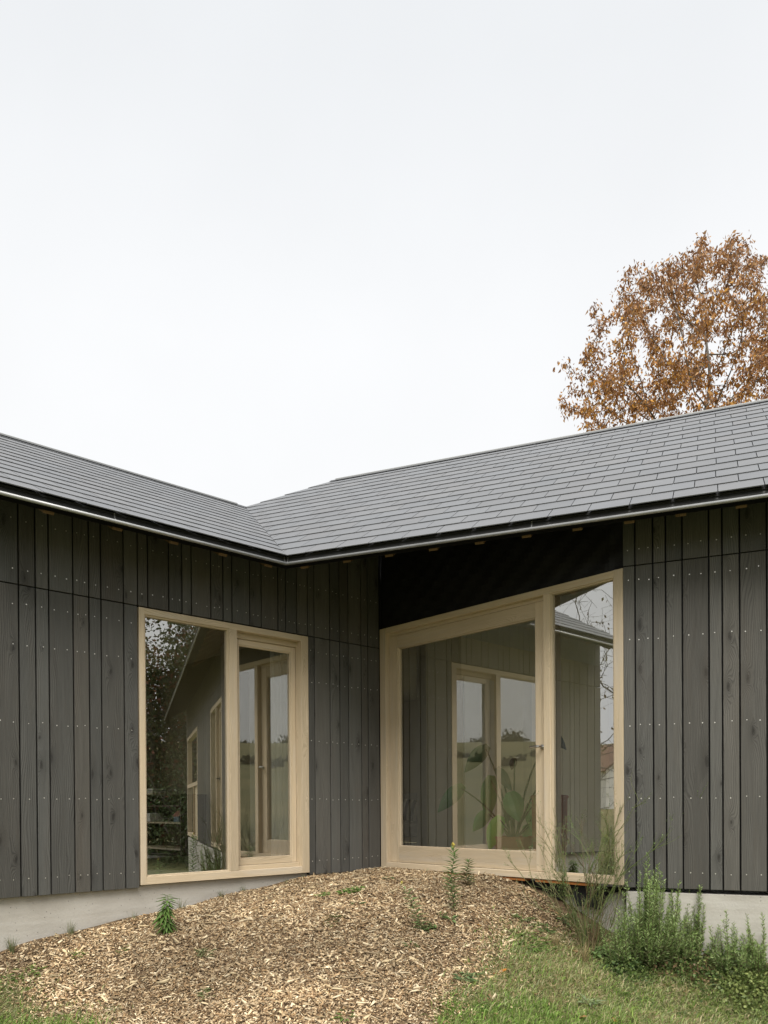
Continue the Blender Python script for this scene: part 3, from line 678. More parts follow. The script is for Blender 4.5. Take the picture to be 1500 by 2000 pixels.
def limbs(P, par, r, n=5, rmin=0):
    """tapered frustum per edge"""
    idx = np.array([i for i in range(len(P)) if par[i] >= 0 and r[i] >= rmin]); a = P[par[idx]]; b = P[idx]
    D = unit(b - a); h = np.where(np.abs(D[:, 2:3]) > .9, np.array([[1., 0, 0]]), np.array([[0, 0, 1.]])); S = unit(np.cross(D, h)); T = np.cross(D, S)
    ra = np.minimum(r[par[idx]], r[idx] * 1.35)[:, None]; rb = r[idx][:, None]; V = []
    for k in range(n):
        an = 2 * math.pi * k / n; u = S * math.cos(an) + T * math.sin(an); V.append(a - D * ra * .3 + u * ra)
    for k in range(n):
        an = 2 * math.pi * k / n; u = S * math.cos(an) + T * math.sin(an); V.append(b + u * rb)
    V = np.stack(V, 1).reshape(-1, 3); m = len(idx); base = np.arange(m)[:, None] * 2 * n
    Fc = np.concatenate([np.stack([base[:, 0] + k, base[:, 0] + (k + 1) % n, base[:, 0] + n + (k + 1) % n, base[:, 0] + n + k], 1) for k in range(n)])
    return V, Fc
def pick(cols, n, jit=.12):
    c = np.array(cols)[rng.integers(0, len(cols), n)]; return np.clip(c * (1 + rng.normal(size=(n, 1)) * jit), 0, 1)

# ------------------------------------------------------------------ brown oak beyond the roof
def oak_tree():
    depth = 25.; base = C + uvray(1362, 1500) * depth; base[2] = gz(base[0], base[1]) - .1
    right = R_; k = depth / FOC
    def at(px, py, off): q = C + uvray(px, py) * (depth + off); return q
    out = [(1085,815),(1110,745),(1150,680),(1145,640),(1175,560),(1205,520),(1235,505),(1240,480),(1300,520),(1322,520),(1330,470),(1352,440),(1420,465),(1440,425),(1462,430),(1466,490),(1495,505),(1530,520),(1600,560),(1680,640),(1720,760),(1690,900),(1640,980),(1560,1040),(1200,1040),(1130,960),(1095,860)]
    out = [(1362 + (a - 1362) * .86 + 20, 850 + (b - 850) * (.885 if b < 850 else .9)) for a, b in out]
    blobs = []
    while len(blobs) < 150:
        px, py = rng.uniform(1080, 1725), rng.uniform(420, 1040)
        if inpoly(np.array([px]), np.array([py]), out)[0]:
            cx = abs(px - 1390) / 330; dz = 3.2 * math.sqrt(max(.1, 1 - cx * cx)); blobs.append(at(px, py, rng.uniform(-dz, dz)))
    for px, py in ((1115,800),(1125,740),(1160,700),(1190,625),(1175,690),(1225,575),(1250,550),(1240,590),(1290,560),(1340,530),(1360,500),(1440,480),(1455,520),(1490,550),(1330,560),(1400,500),(1150,820),(1200,780),(1160,770)): blobs.append(at(px, py, rng.uniform(-1.2, 1.2)))
    att = np.concatenate([np.array(b)[None] + rng.normal(size=(13, 3)) * np.array([.30, .30, .22]) for b in blobs])
    t = empty('oak_tree', base, label='oak tree with brown autumn leaves rising behind the long slate roof', cat='tree')
    j = at(1352, 905, 0.); f1 = at(1375, 830, .3)
    g0 = [base + (j - base) * q + np.array([.1 * math.sin(q * 7), .1 * math.cos(q * 5), 0]) for q in np.linspace(.08, 1, 18)]
    P, par = colonize(att, base, .38, .42, None, 120, g0)
    r, kids = pipe_radii(par, .0075, 2.35)
    V, Fc = limbs(P, par, r, 6); o = mesh_np('trunk', V - base, Fc, np.ones((len(Fc), 3)), BARK, t, smooth=True)
    tips = np.where((r < .018) & (np.arange(len(P)) > 20))[0]
    n = 46; base_pts = np.repeat(P[tips], n, 0) + rng.normal(size=(len(tips) * n, 3)) * .11
    keep = rng.random(len(base_pts)) < .88; base_pts = base_pts[keep]; m = len(base_pts)
    D = rdir(m) * .75 + np.array([0, 0, -.85]); L = rng.uniform(.09, .18, m)
    V, Fc = blades(base_pts, D, rdir(m), L, L * rng.uniform(.30, .5, m), bend=.25)
    hz = np.clip((base_pts[:, 2] - 9) / 8, 0, 1)[:, None]
    lo = pick([(.56, .30, .06), (.48, .23, .045), (.54, .29, .06), (.38, .17, .035), (.28, .12, .03), (.20, .09, .03)], m, .18); hi = pick([(.42, .23, .09), (.33, .16, .06), (.50, .29, .13), (.24, .115, .05), (.18, .09, .04)], m, .18)
    sel = rng.random((m, 1)) < hz; col = np.where(sel, hi, lo)
    mesh_np('crown', V - base, Fc, col, LEAF, t)
oak_tree()

# ------------------------------------------------------------------ trees the windows mirror
def leafy_tree(name, x, y, h, rad, nl, cols, label, low=.1, seed=1, group=None, llen=.16):
    z0 = gz(x, y) - .1; base = np.array([x, y, z0]); t = empty(name, base, label=label, cat='tree', group=group)
    nb = 46; bl = []
    for i in range(nb):
        u = rng.uniform(low, 1); rr = rad * (1 - .55 * max(0, u - .35) / .65) * math.sqrt(rng.random()); a = rng.uniform(0, 6.283)
        bl.append(base + np.array([rr * math.cos(a), rr * math.sin(a), h * u]))
    att = np.concatenate([b[None] + rng.normal(size=(8, 3)) * .5 for b in bl])
    g0 = [base + np.array([0, 0, h * .5 * q]) for q in np.linspace(.1, 1, 9)]
    P, par = colonize(att, base, .5, .6, None, 60, g0); r, kids = pipe_radii(par, .012, 2.3)
    V, Fc = limbs(P, par, r, 5); mesh_np('trunk', V - base, Fc, np.ones((len(Fc), 3)), BARK, t)
    tips = np.where(r < .05)[0]; n = max(1, nl // len(tips)); bp = np.repeat(P[tips], n, 0) + rng.normal(size=(len(tips) * n, 3)) * .33; m = len(bp)
    L = rng.uniform(.6, 1.2, m) * llen; V, Fc = blades(bp, rdir(m) + np.array([0, 0, -.2]), rdir(m), L, L * .6, bend=.15)
    mesh_np('crown', V - base, Fc, pick(cols, m, .25), LEAF, t)
DG = [(.035, .055, .018), (.05, .07, .022), (.025, .04, .014), (.08, .09, .03)]
leafy_tree('evergreen_tree', 17.5, 6.2, 9.5, 3.4, 26000, DG + [(.16, .06, .03)], 'dark tree mirrored at the top left of the fixed window pane')
leafy_tree('evergreen_tree', 20.5, 9.6, 8.5, 3.2, 22000, DG, 'dark bushy tree standing beyond the end of the longer wing')
leafy_tree('copper_tree', 23.5, 6.5, 11.5, 3.6, 20000, [(.13, .05, .03), (.07, .045, .02), (.05, .06, .02), (.18, .09, .04)], 'reddish tree behind the two dark ones, tallest of the three')
leafy_tree('hedge_shrub', 14.2, 5.6, 2.6, 1.7, 6000, [(.06, .09, .03), (.09, .12, .05)], 'low green shrub in front of the dark trees', low=.05, llen=.1)
leafy_tree('hedge_shrub', 15.5, 8.1, 2.9, 1.9, 6000, [(.07, .10, .04), (.10, .12, .06)], 'rounder shrub beside the low green shrub', low=.05, llen=.1)

def bare_tree(x, y, h, label, lean=(0, 0), seed=3):
    z0 = gz(x, y) - .1; base = np.array([x, y, z0]); t = empty('bare_tree', base, label=label, cat='tree')
    att = []
    for i in range(620):
        u = rng.random(); a = rng.uniform(0, 6.283); rr = 4.6 * math.sqrt(rng.random()) * (1 - .3 * u); att.append(base + np.array([rr * math.cos(a), rr * math.sin(a), h * (.2 + .8 * u)]))
    g0 = [base + np.array([lean[0] * q, lean[1] * q, h * .36 * q]) + rng.normal(size=3) * .05 for q in np.linspace(.1, 1, 9)]
    P, par = colonize(att, base, .33, .4, None, 90, g0)
    P = P + rng.normal(size=P.shape) * .035
    r, kids = pipe_radii(par, .0042, 2.1); V, Fc = limbs(P, par, r, 5); mesh_np('trunk', V - base, Fc, np.ones((len(Fc), 3)), BARK, t)
    tips = np.where(r < .02)[0]; sel = rng.choice(tips, 420); bp = P[sel] + rng.normal(size=(420, 3)) * .08
    L = rng.uniform(.07, .13, 420); V, Fc = blades(bp, rdir(420) * .6 + np.array([0, 0, -1]), rdir(420), L, L * .6, bend=.2)
    mesh_np('crown', V - base, Fc, pick([(.14, .12, .04), (.12, .08, .04)], 420), LEAF, t)
bare_tree(-3.0, -13.2, 10.5, 'bare tree with a few last leaves mirrored in the side light')
bare_tree(-9.5, -17.5, 9.0, 'second bare tree, farther off to the left in the side light')

def far_woods():
    P = []; rs = [(-78, 168, 3.5), (-71, 160, 5), (-66, 172, 3), (-61, 165, 4.5), (-57, 150, 2.5), (-52.5, 158, 5.5), (-50, 166, 4), (-46.5, 170, 3.2), (-43, 156, 2.2), (-39.5, 162, 4.8), (-37.5, 165, 5.6), (-35.2, 160, 4), (-32, 170, 3), (-29.5, 158, 5), (-25, 164, 6), (-20, 160, 4), (-14, 166, 6)]
    rs += [(a, 96 + 6 * math.sin(a), 1.3 + .6 * math.sin(a * 3.1)) for a in np.arange(-80, -8, 1.1)]
    for a, r, h in rs:
        h *= .5
        x, y = 3 + r * math.cos(math.radians(a)), -3 + r * math.sin(math.radians(a)); n = int(170 * h); q = rng.normal(size=(n, 3)) * np.array([h * .55, h * .55, h * .34]); q[:, 2] = np.abs(q[:, 2]) * 1.2; P.append(q + np.array([x, y, gz(x, y) + h * .1]))
    P = np.concatenate(P); n = len(P); L = rng.uniform(.4, .9, n); V, Fc = blades(P, rdir(n), rdir(n), L, L * .7)
    o = mesh_np('far_woods', V, Fc, pick([(.05, .06, .03), (.08, .08, .035), (.10, .07, .03), (.04, .05, .03)], n, .2), LEAF); tag(o, 'hedgerow and scattered woods on the far field mirrored in the panes', 'woods', kind='stuff')
far_woods()

# cottage across the field, mirrored low in the side light
def cottage():
    p = np.array([2.6, 0, 0]) + np.array([-.5245, -.8514, 0]) * 62; z = gz(p[0], p[1]); t = empty('cottage', (p[0], p[1], z), label='small white cottage with a brown tiled roof across the field', cat='house')
    a = .5; X = np.array([math.cos(a), math.sin(a), 0]); Y = np.array([-math.sin(a), math.cos(a), 0])
    m_ = MB(); m_.box((0, 0, 0), X, Y, Z3, (-5, 5), (-3, 3), (-1.5, 2.4), c=c1)
    for s in (-1, 1): m_.face([X * 5 * s + Y * 3 + Z3 * 2.4, X * 5 * s - Y * 3 + Z3 * 2.4, X * 5 * s + Z3 * 4.6])
    m_.build('wall', WHITEW, t)
    m_ = MB()
    for s in (-1, 1): m_.box(Z3 * 4.75, X, nrm(Y * s * 3.2 - Z3 * 2.3), nrm(Z3 * 3.2 + Y * s * 2.3), (-5.3, 5.3), (0, 4.2), (-.1, .02), c=c1)
    m_.build('roof', simple('brown_tile', (.17, .09, .055), .8, noise=(.22, .13, .08), scale=3), t)
    for k in range(3):
        m_ = MB(); m_.box(X * (-3 + 3 * k), X, Y, Z3, (-.5, .5), (3.0, 3.05), (.6, 1.8), c=c1); m_.build('window', simple('dark_window', (.03, .03, .035), .1), t)
cottage()

# ------------------------------------------------------------------ wood chips
def scatter_px(n, poly_px):
    """random spots of ground inside an outline"""
    x0, x1 = min(p[0] for p in poly_px), max(p[0] for p in poly_px); y0, y1 = min(p[1] for p in poly_px), max(p[1] for p in poly_px)
    r = []
    while len(r) < n:
        a, b = rng.uniform(x0, x1), rng.uniform(y0, y1)
        if inpoly(np.array([a]), np.array([b]), poly_px)[0]:
            q = gpix(a, b); r.append((q[0], q[1]))
    return np.array(r)
def pnoise(x, y, s, ph=0): return .5 + .25 * (np.sin(x * s + 1.3 * np.sin(y * s * .7 + ph)) + np.sin(y * s * 1.13 + 1.7 * np.sin(x * s * .9 - ph)))
def gnormal(x, y):
    e = .02; gx = (ground_z(x + e, y) - ground_z(x - e, y)) / (2 * e); gy = (ground_z(x, y + e) - ground_z(x, y - e)) / (2 * e)
    return unit(np.stack([-gx, -gy, np.ones_like(gx)], 1))
def vis_samples(n, inside, near=True):
    """spots on the ground in front of the house, denser where the camera is close"""
    xs, ys = [], []; tot = 0
    while tot < n:
        x = rng.uniform(-.05, 6.2, 40000); y = rng.uniform(-6.2, 2.2, 40000)
        rel = np.stack([x - C[0], y - C[1]], 1); dep = rel @ F[:2]; lat = rel @ R_[:2]
        dist = np.hypot(rel[:, 0], rel[:, 1])
        ok = (dep > 3.0) & (np.abs(lat) < dep * .56) & ((x > .0)) & (((x < X2) & (y < .0)) | ((x >= X2) & ((np.stack([x - X2, y], 1) @ n3[:2]) > .0)))
        ok &= inside(x, y) & (rng.random(len(x)) < np.clip((5.2 / dist) ** 1.2, 0, 1))
        xs.append(x[ok]); ys.append(y[ok]); tot += ok.sum()
    return np.concatenate(xs)[:n], np.concatenate(ys)[:n]
def chips(name, n, Lr, cols, label, lift=.006, tilt=.35, ins=None):
    ins = ins or (lambda x, y: inpoly(x + rng.normal(size=x.shape) * .09, y + rng.normal(size=x.shape) * .09, CHIPS) | ((rng.random(x.shape) < .05) & inpoly(x + rng.normal(size=x.shape) * .5, y + rng.normal(size=x.shape) * .5, CHIPS)))
    x, y = vis_samples(n, ins); z = ground_z(x, y); Nn = unit(gnormal(x, y) + rng.normal(size=(n, 3)) * tilt)
    a = rng.uniform(0, 6.283, n); D = np.stack([np.cos(a), np.sin(a), np.zeros(n)], 1); D = unit(D - Nn * (D * Nn).sum(1, keepdims=True)); S = np.cross(Nn, D)
    L = rng.gamma(3., 1 / 3., n) * (Lr[1] - Lr[0]) + Lr[0]; Wd = np.clip(L * rng.uniform(.18, .5, n), .003, .016); T = rng.uniform(.0015, .004, n)
    c = np.stack([x, y, z + rng.uniform(0, .014, n) + lift], 1); L = L[:, None] / 2; Wd = Wd[:, None] / 2; T = T[:, None]
    sk = rng.uniform(.4, 1., (n, 1)); k2 = rng.uniform(.4, 1., (n, 1))
    q = [c - D * L - S * Wd * sk, c + D * L * k2 - S * Wd, c + D * L + S * Wd * sk * .7, c - D * L * .8 + S * Wd]
    bend = Nn * L * rng.normal(size=(n, 1)) * .15; q[0] = q[0] + bend; q[2] = q[2] + bend
    V = np.stack(q + [p - Nn * T for p in q], 1).reshape(-1, 3); b = np.arange(n)[:, None] * 8
    Fc = np.concatenate([b + np.array([f]) for f in ((0, 1, 2, 3), (0, 4, 5, 1), (1, 5, 6, 2), (2, 6, 7, 3), (3, 7, 4, 0))]); col = pick(cols, n, .16) * np.array([1.08, 1.045, .95]) * (.72 + .5 * pnoise(x, y, 3.1, 1.)[:, None] * (.6 + .8 * pnoise(x, y, 11., 4.)[:, None]))
    o = mesh_np(name, V, Fc, np.tile(col, (5, 1)), CHIP); tag(o, label, 'wood chips', kind='stuff'); return o
chips('wood_chips', 105000, (.004, .018), [(.44, .34, .215), (.54, .43, .29), (.35, .25, .15), (.27, .18, .10), (.19, .125, .07), (.40, .315, .215), (.62, .53, .39), (.11, .075, .045), (.31, .235, .155), (.24, .165, .10), (.15, .10, .06)], 'loose pale wood chip mulch heaped in front of the house corner')

chips('wood_splinters', 1500, (.030, .060), [(.46, .38, .25), (.36, .28, .18), (.56, .48, .35), (.20, .14, .08), (.27, .21, .14)], 'longer splinters and bark strips lying on the wood chips', lift=.012, tilt=.45)
# ------------------------------------------------------------------ grass
def grass(name, n, ins, h, cols, label, w=.0035, spread=.55, cat='grass'):
    x, y = vis_samples(n, ins); z = ground_z(x, y); a = rng.uniform(0, 6.283, n); tl_ = rng.gamma(2., spread / 2, n)
    H = rng.gamma(4., h / 4, n)[:, None]; D = unit(np.stack([np.cos(a) * tl_, np.sin(a) * tl_, np.ones(n)], 1)); A = np.stack([np.cos(a), np.sin(a), np.zeros(n)], 1)
    S = np.stack([-np.sin(a + .8), np.cos(a + .8), np.zeros(n)], 1) * w * rng.uniform(.6, 1.4, (n, 1)); b = np.stack([x, y, z - .004], 1)
    m = b + D * H * .55; tip = b + D * H * .9 + A * H * (.15 + .4 * tl_[:, None]) + np.array([0, 0, -1]) * H * tl_[:, None] * .35
    tip[:, 2] = np.maximum(tip[:, 2], z + .006)
    V = np.stack([b - S, b + S, m + S * .8, tip, m - S * .8], 1).reshape(-1, 3); q = np.arange(n)[:, None] * 5 + np.array([[0, 1, 2, 3]]); q2 = np.arange(n)[:, None] * 5 + np.array([[0, 2, 3, 4]])
    Fc = np.concatenate([q[:, [0, 1, 2, 2]], q2]) if False else np.concatenate([np.arange(n)[:, None] * 5 + np.array([[0, 1, 2, 4]]), np.arange(n)[:, None] * 5 + np.array([[4, 2, 3, 3]])])
    Fq = np.arange(n)[:, None] * 5 + np.array([[0, 1, 2, 4]]); Ft = np.arange(n)[:, None] * 5 + np.array([[4, 2, 3]]); col = pick(cols, n, .2)
    me = bpy.data.meshes.new(name); me.vertices.add(len(V)); me.vertices.foreach_set('co', V.astype(np.float32).ravel())
    li = np.concatenate([Fq.ravel(), Ft.ravel()]); me.loops.add(len(li)); me.loops.foreach_set('vertex_index', li.astype(np.int32)); me.polygons.add(2 * n)
    me.polygons.foreach_set('loop_start', np.concatenate([np.arange(n) * 4, 4 * n + np.arange(n) * 3]).astype(np.int32)); me.polygons.foreach_set('loop_total', np.concatenate([np.full(n, 4), np.full(n, 3)]).astype(np.int32))
    ca = me.color_attributes.new('tint', 'FLOAT_COLOR', 'CORNER'); cc = np.ones((7 * n, 4), np.float32); cc[:4 * n, :3] = np.repeat(col, 4, 0); cc[4 * n:, :3] = np.repeat(col, 3, 0); ca.data.foreach_set('color', cc.ravel())
    me.materials.append(LEAF); me.update(calc_edges=True); o = bpy.data.objects.new(name, me); link(o); tag(o, label, cat, kind='stuff'); return o
# patchiness
soft = lambda x, y, k=.06: inpoly(x + rng.normal(size=x.shape) * k, y + rng.normal(size=x.shape) * k, CHIPS)
GR = [(.19, .30, .05), (.24, .35, .07), (.14, .23, .045), (.31, .39, .12)]
STR = [(.60, .50, .31), (.50, .41, .24), (.38, .28, .15), (.46, .44, .22)]
PALEG = [(.31, .36, .14), (.38, .41, .19), (.25, .30, .12), (.21, .26, .11)]
lush = [tuple(gpix(*p)[:2]) for p in ((880,1999),(960,1968),(1040,1955),(1110,1975),(1180,1990),(1250,1999))]; lush += [(gpix(1250,1999)[0] + .8, gpix(1250,1999)[1] - .6), (gpix(880,1999)[0] + .8, gpix(880,1999)[1] - .6)]
isl = lambda x, y: inpoly(x + rng.normal(size=x.shape) * .06, y + rng.normal(size=x.shape) * .06, lush) | ((y < x - 4.45) & (x < 3.2))
grass('meadow_grass', 56000, lambda x, y: ~soft(x, y, .13) & (rng.random(x.shape) < .25 + .75 * pnoise(x, y, 4.3)) & ~isl(x, y), .040, GR + PALEG, 'short patchy green grass around the wood chips', w=.0028, spread=.9)
grass('dry_grass', 62000, lambda x, y: ~soft(x, y, .12) & (rng.random(x.shape) < .2 + .8 * pnoise(x, y, 5.7, 2.)) & ~isl(x, y), .036, STR, 'dry straw coloured grass thatch between the green grass', w=.0024, spread=1.6)
grass('lawn_grass', 42000, lambda x, y: ~soft(x, y, .04) & isl(x, y), .042, [(.20, .32, .06), (.25, .37, .08), (.16, .26, .05), (.36, .36, .16)], 'fresh green lawn at the lower edges', w=.003, spread=.6)

def tuft(name, p, n, h, cols, label, cat='grass tuft', group=None, spread=.6, w=.003, out=None):
    """one clump of blades"""
    V = []; Fc = []; base = np.array([p[0], p[1], gz(p[0], p[1]) - .005]); m = MB(); t_cols = pick(cols, n, .15)
    for i in range(n):
        a = rnd.uniform(0, 6.283); r = rnd.random() * .03; H = h * rnd.uniform(.5, 1.1); s = spread * rnd.random(); A = np.array([math.cos(a), math.sin(a), 0]); 
        if out is not None: A = nrm(A + np.array(out) * .8)
        S = np.array([-A[1], A[0], 0]) * w; b0 = A * r; pts = [b0 + A * H * s * q ** 1.8 + Z3 * H * (q - .45 * s * q * q) for q in (0, .35, .7, 1.)]
        for k in range(3):
            w0, w1_ = (1, .85, .5, .05)[k:k + 2]; m.face([pts[k] - S * w0, pts[k] + S * w0, pts[k + 1] + S * w1_, pts[k + 1] - S * w1_], c=t_cols[i])
    o = m.build(name, LEAF); o.location = base; tag(o, label, cat, group); return o
for k, (px, py, n, h, lb) in enumerate(((20,1858,60,.15,'wispy grass tuft at the far left against the concrete plinth'),(135,1826,45,.13,'grass tuft against the plinth, below the third and fourth planks from the left'),
        (250,1790,16,.10,'few thin grass blades on the plinth left of the window'),(560,1727,34,.06,'low grass tuft at the plinth below the recessed door'),(335,1772,34,.14,'fine grass growing up the plinth behind the leafy weed'),
        (420,1752,40,.11,'grass tuft beside the plinth right of the leafy weed'),(590,1716,26,.06,'small grass tuft on the plinth near the house corner'),(460,1744,40,.08,'short grass tuft hugging the plinth under the window mullion'))):
    q = gpix(px, py); tuft('grass_tuft', (max(q[0], .03), q[1]), n, h, [(.10, .15, .05), (.16, .17, .08), (.25, .22, .12)], lb, out=(1, 0, 0) if 0 else None, w=.0016)

# ------------------------------------------------------------------ weeds and shrubs
def weed(name, px, py, H, nl, ll, cols, label, cat, lean=(0, 0), flower=None, wid=.22, up=.5, whorl=False, droop=.3):
    q = gpix(px, py); base = np.array([q[0], q[1], gz(q[0], q[1]) - .005]); t = empty(name, base, label=label, cat=cat)
    m = MB(); pts = [np.array([lean[0] * s * s, lean[1] * s * s, H * s]) + (0 if s == 0 else .01 * np.array([math.sin(s * 9), math.cos(s * 7), 0])) for s in np.linspace(0, 1, 7)]
    m.tube(pts, [.0035 * (1 - .6 * s) for s in np.linspace(0, 1, 7)], 6, c=(.16, .15, .07)); m.build('stem', LEAF, t, smooth=True)
    P, D, L = [], [], []
    for i in range(nl):
        s = .06 + .94 * (i + .5) / nl; k = min(int(s * 6), 5); f = s * 6 - k; p = pts[k] * (1 - f) + pts[k + 1] * f; a = i * 2.4
        P.append(p); u = up + .9 * max(0, s - .75) * 3; D.append([math.cos(a), math.sin(a), u]); L.append(ll * (.7 + .5 * math.sin(min(1, s * 1.4) * math.pi * .8)) * (.55 if s > .93 else 1) * rnd.uniform(.8, 1.15))
    P, D, L = np.array(P), np.array(D), np.array(L); V, Fc = blades(P, D, np.tile(Z3, (nl, 1)) + rdir(nl) * .25, L, L * wid, bend=droop, mid=.4)
    mesh_np('foliage', V, Fc, pick(cols, nl, .14), LEAF, t)
    if flower:
        m = MB(); 
        for i in range(26):
            d = nrm(rng.normal(size=3) + np.array([0, 0, .6])); p = pts[-1] + np.array([0, 0, .012]) + d * rnd.uniform(.004, .014) * np.array([1, 1, 1.7]); s = .0045
            m.face([p + np.array([s, 0, 0]), p + np.array([0, s, 0]), p - np.array([s, 0, 0]) + Z3 * .003, p - np.array([0, s, 0])], c=flower)
        m.build('flower_head', LEAF, t)
    return t
WG = [(.17, .26, .09), (.22, .31, .12), (.14, .21, .08)]
weed('goldenrod_weed', 884, 1785, .50, 84, .075, WG, 'tall leafy weed with a yellow bud in front of the wide oak door', 'weed', flower=(.85, .70, .08), wid=.27, droop=.2)
weed('goldenrod_weed', 913, 1733, .23, 64, .072, WG + [(.28, .2, .10)], 'bushy weed growing just right of the tallest weed with the yellow bud', 'weed', wid=.28)
weed('goldenrod_weed', 822, 1822, .34, 48, .07, WG, 'smaller budding weed left of and below the tallest weed', 'weed', lean=(-.10, -.10), flower=(.55, .50, .12))
weed('goldenrod_weed', 325, 1826, .30, 110, .085, [(.12, .20, .05), (.15, .24, .07)], 'dense bright green leafy weed beside the plinth below the fixed window', 'weed', wid=.27, up=-.1, droop=.5)
def rosette(px, py, n, ll, cols, label, wid=.3, up=.45, cat='weed', name='leafy_weed', rad=.02):
    q = gpix(px, py); base = np.array([q[0], q[1], gz(q[0], q[1])]); a = rng.uniform(0, 6.283, n); rr = rad * np.sqrt(rng.random(n))
    P = np.stack([np.cos(a) * rr, np.sin(a) * rr, np.zeros(n)], 1); P[:, 2] = [gz(base[0] + x_, base[1] + y_) - base[2] + .016 for x_, y_ in P[:, :2]]
    a2 = a + rng.normal(size=n) * (.3 if rad < .05 else 2.5); D = np.stack([np.cos(a2), np.sin(a2), rng.uniform(.2, 1.6, n) * up], 1); L = ll * rng.uniform(.55, 1.15, n)
    V, Fc = blades(P, D, np.tile(Z3, (n, 1)), L, L * wid, bend=.3, mid=.5); o = mesh_np(name, V, Fc, pick(cols, n, .15), LEAF); o.location = base; tag(o, label, cat); return o
rosette(835, 1815, 34, .07, WG, 'spreading weed at the foot of the smaller budding weed', rad=.06)
rosette(880, 1800, 16, .07, WG, 'little sprawling weed below the tallest weed')
rosette(757, 1720, 26, .05, [(.14, .24, .09), (.10, .19, .07)], 'small green weed next to the house corner', wid=.45)
rosette(686, 1742, 120, .042, [(.22, .33, .09), (.18, .28, .07)], 'light green clover patch left of the house corner', wid=.9, rad=.11, name='clover_patch', cat='clover')
rosette(632, 1752, 50, .036, [(.22, .30, .09), (.2, .27, .08)], 'smaller clover patch left of the light green one', wid=.9, rad=.07, name='clover_patch', cat='clover')
rosette(652, 1800, 50, .04, [(.16, .19, .06)], 'sparse creeping weed in the middle of the chips', rad=.08)
rosette(1055, 1815, 60, .07, [(.18, .27, .09), (.15, .23, .08)], 'feathery weed at the right edge of the chips', rad=.12)
rosette(1110, 1800, 40, .08, [(.20, .29, .12), (.17, .25, .1)], 'pale green weed left of the broom shrub', rad=.06)
rosette(1172, 1865, 46, .10, [(.23, .34, .13), (.19, .29, .10)], 'broad pale leaves at the foot of the broom shrub', rad=.06, wid=.4)
rosette(915, 1915, 44, .07, [(.16, .25, .11), (.19, .28, .12)], 'grey green weed at the lower edge of the chips', rad=.06)
rosette(1040, 1845, 70, .08, [(.15, .24, .05), (.19, .28, .08)], 'yellowish green weed spreading over the lawn edge', rad=.14)
rosette(1148, 1965, 20, .11, [(.26, .34, .17), (.30, .38, .2)], 'pale thistle rosette in the grass near the bottom', wid=.22, rad=.01)
rosette(1400, 1930, 16, .10, [(.24, .31, .15)], 'thistle rosette in the grass at the lower right', wid=.22, rad=.01)
rosette(1215, 1945, 16, .06, [(.17, .26, .07)], 'small rosette between the two thistles', wid=.3, rad=.01)
rosette(155, 1868, 24, .05, [(.20, .30, .07)], 'light green seedling at the left end of the chips', rad=.05)
rosette(236, 1860, 22, .04, [(.18, .26, .07)], 'seedling right of the left end of the chips', rad=.04)
rosette(672, 1990, 26, .05, [(.20, .30, .08)], 'seedling in the chips near the bottom edge', rad=.04)
rosette(862, 1790, 12, .04, [(.14, .22, .06)], 'tiny weed beside the smaller budding weed', rad=.02)
rosette(25, 1925, 60, .05, [(.18, .27, .07), (.15, .22, .06)], 'clump of soft weeds at the lower left corner', rad=.12)

rosette(60, 1905, 40, .06, [(.20, .30, .07), (.25, .34, .1)], 'bright green weeds where the chips meet the lower left lawn', rad=.09)
rosette(405, 1945, 22, .05, [(.20, .25, .10)], 'thin greyish weed near the bottom between the chips', rad=.05)
rosette(398, 1870, 30, .07, [(.22, .27, .12), (.26, .28, .14)], 'feathery greyish weed in the chips right of the bright leafy weed', rad=.05, wid=.18, up=1.2)
rosette(700, 1768, 16, .05, [(.12, .2, .07)], 'small weed below the light green clover patch', rad=.03)
rosette(805, 1850, 14, .045, [(.15, .24, .08)], 'tiny weed in the chips below the smaller budding weed', rad=.03)
rosette(1010, 1795, 26, .06, [(.18, .27, .09), (.22, .3, .12)], 'weed at the top edge of the lawn', rad=.06)
rosette(1270, 1965, 26, .05, [(.22, .30, .10)], 'leafy patch in the lawn left of the right thistle', rad=.07)
rosette(1335, 1985, 22, .06, [(.24, .30, .13)], 'greyish leafy weed low in the lawn on the right', rad=.05)
rosette(950, 1975, 22, .05, [(.20, .29, .09)], 'leafy weed in the lawn near the bottom centre', rad=.05)
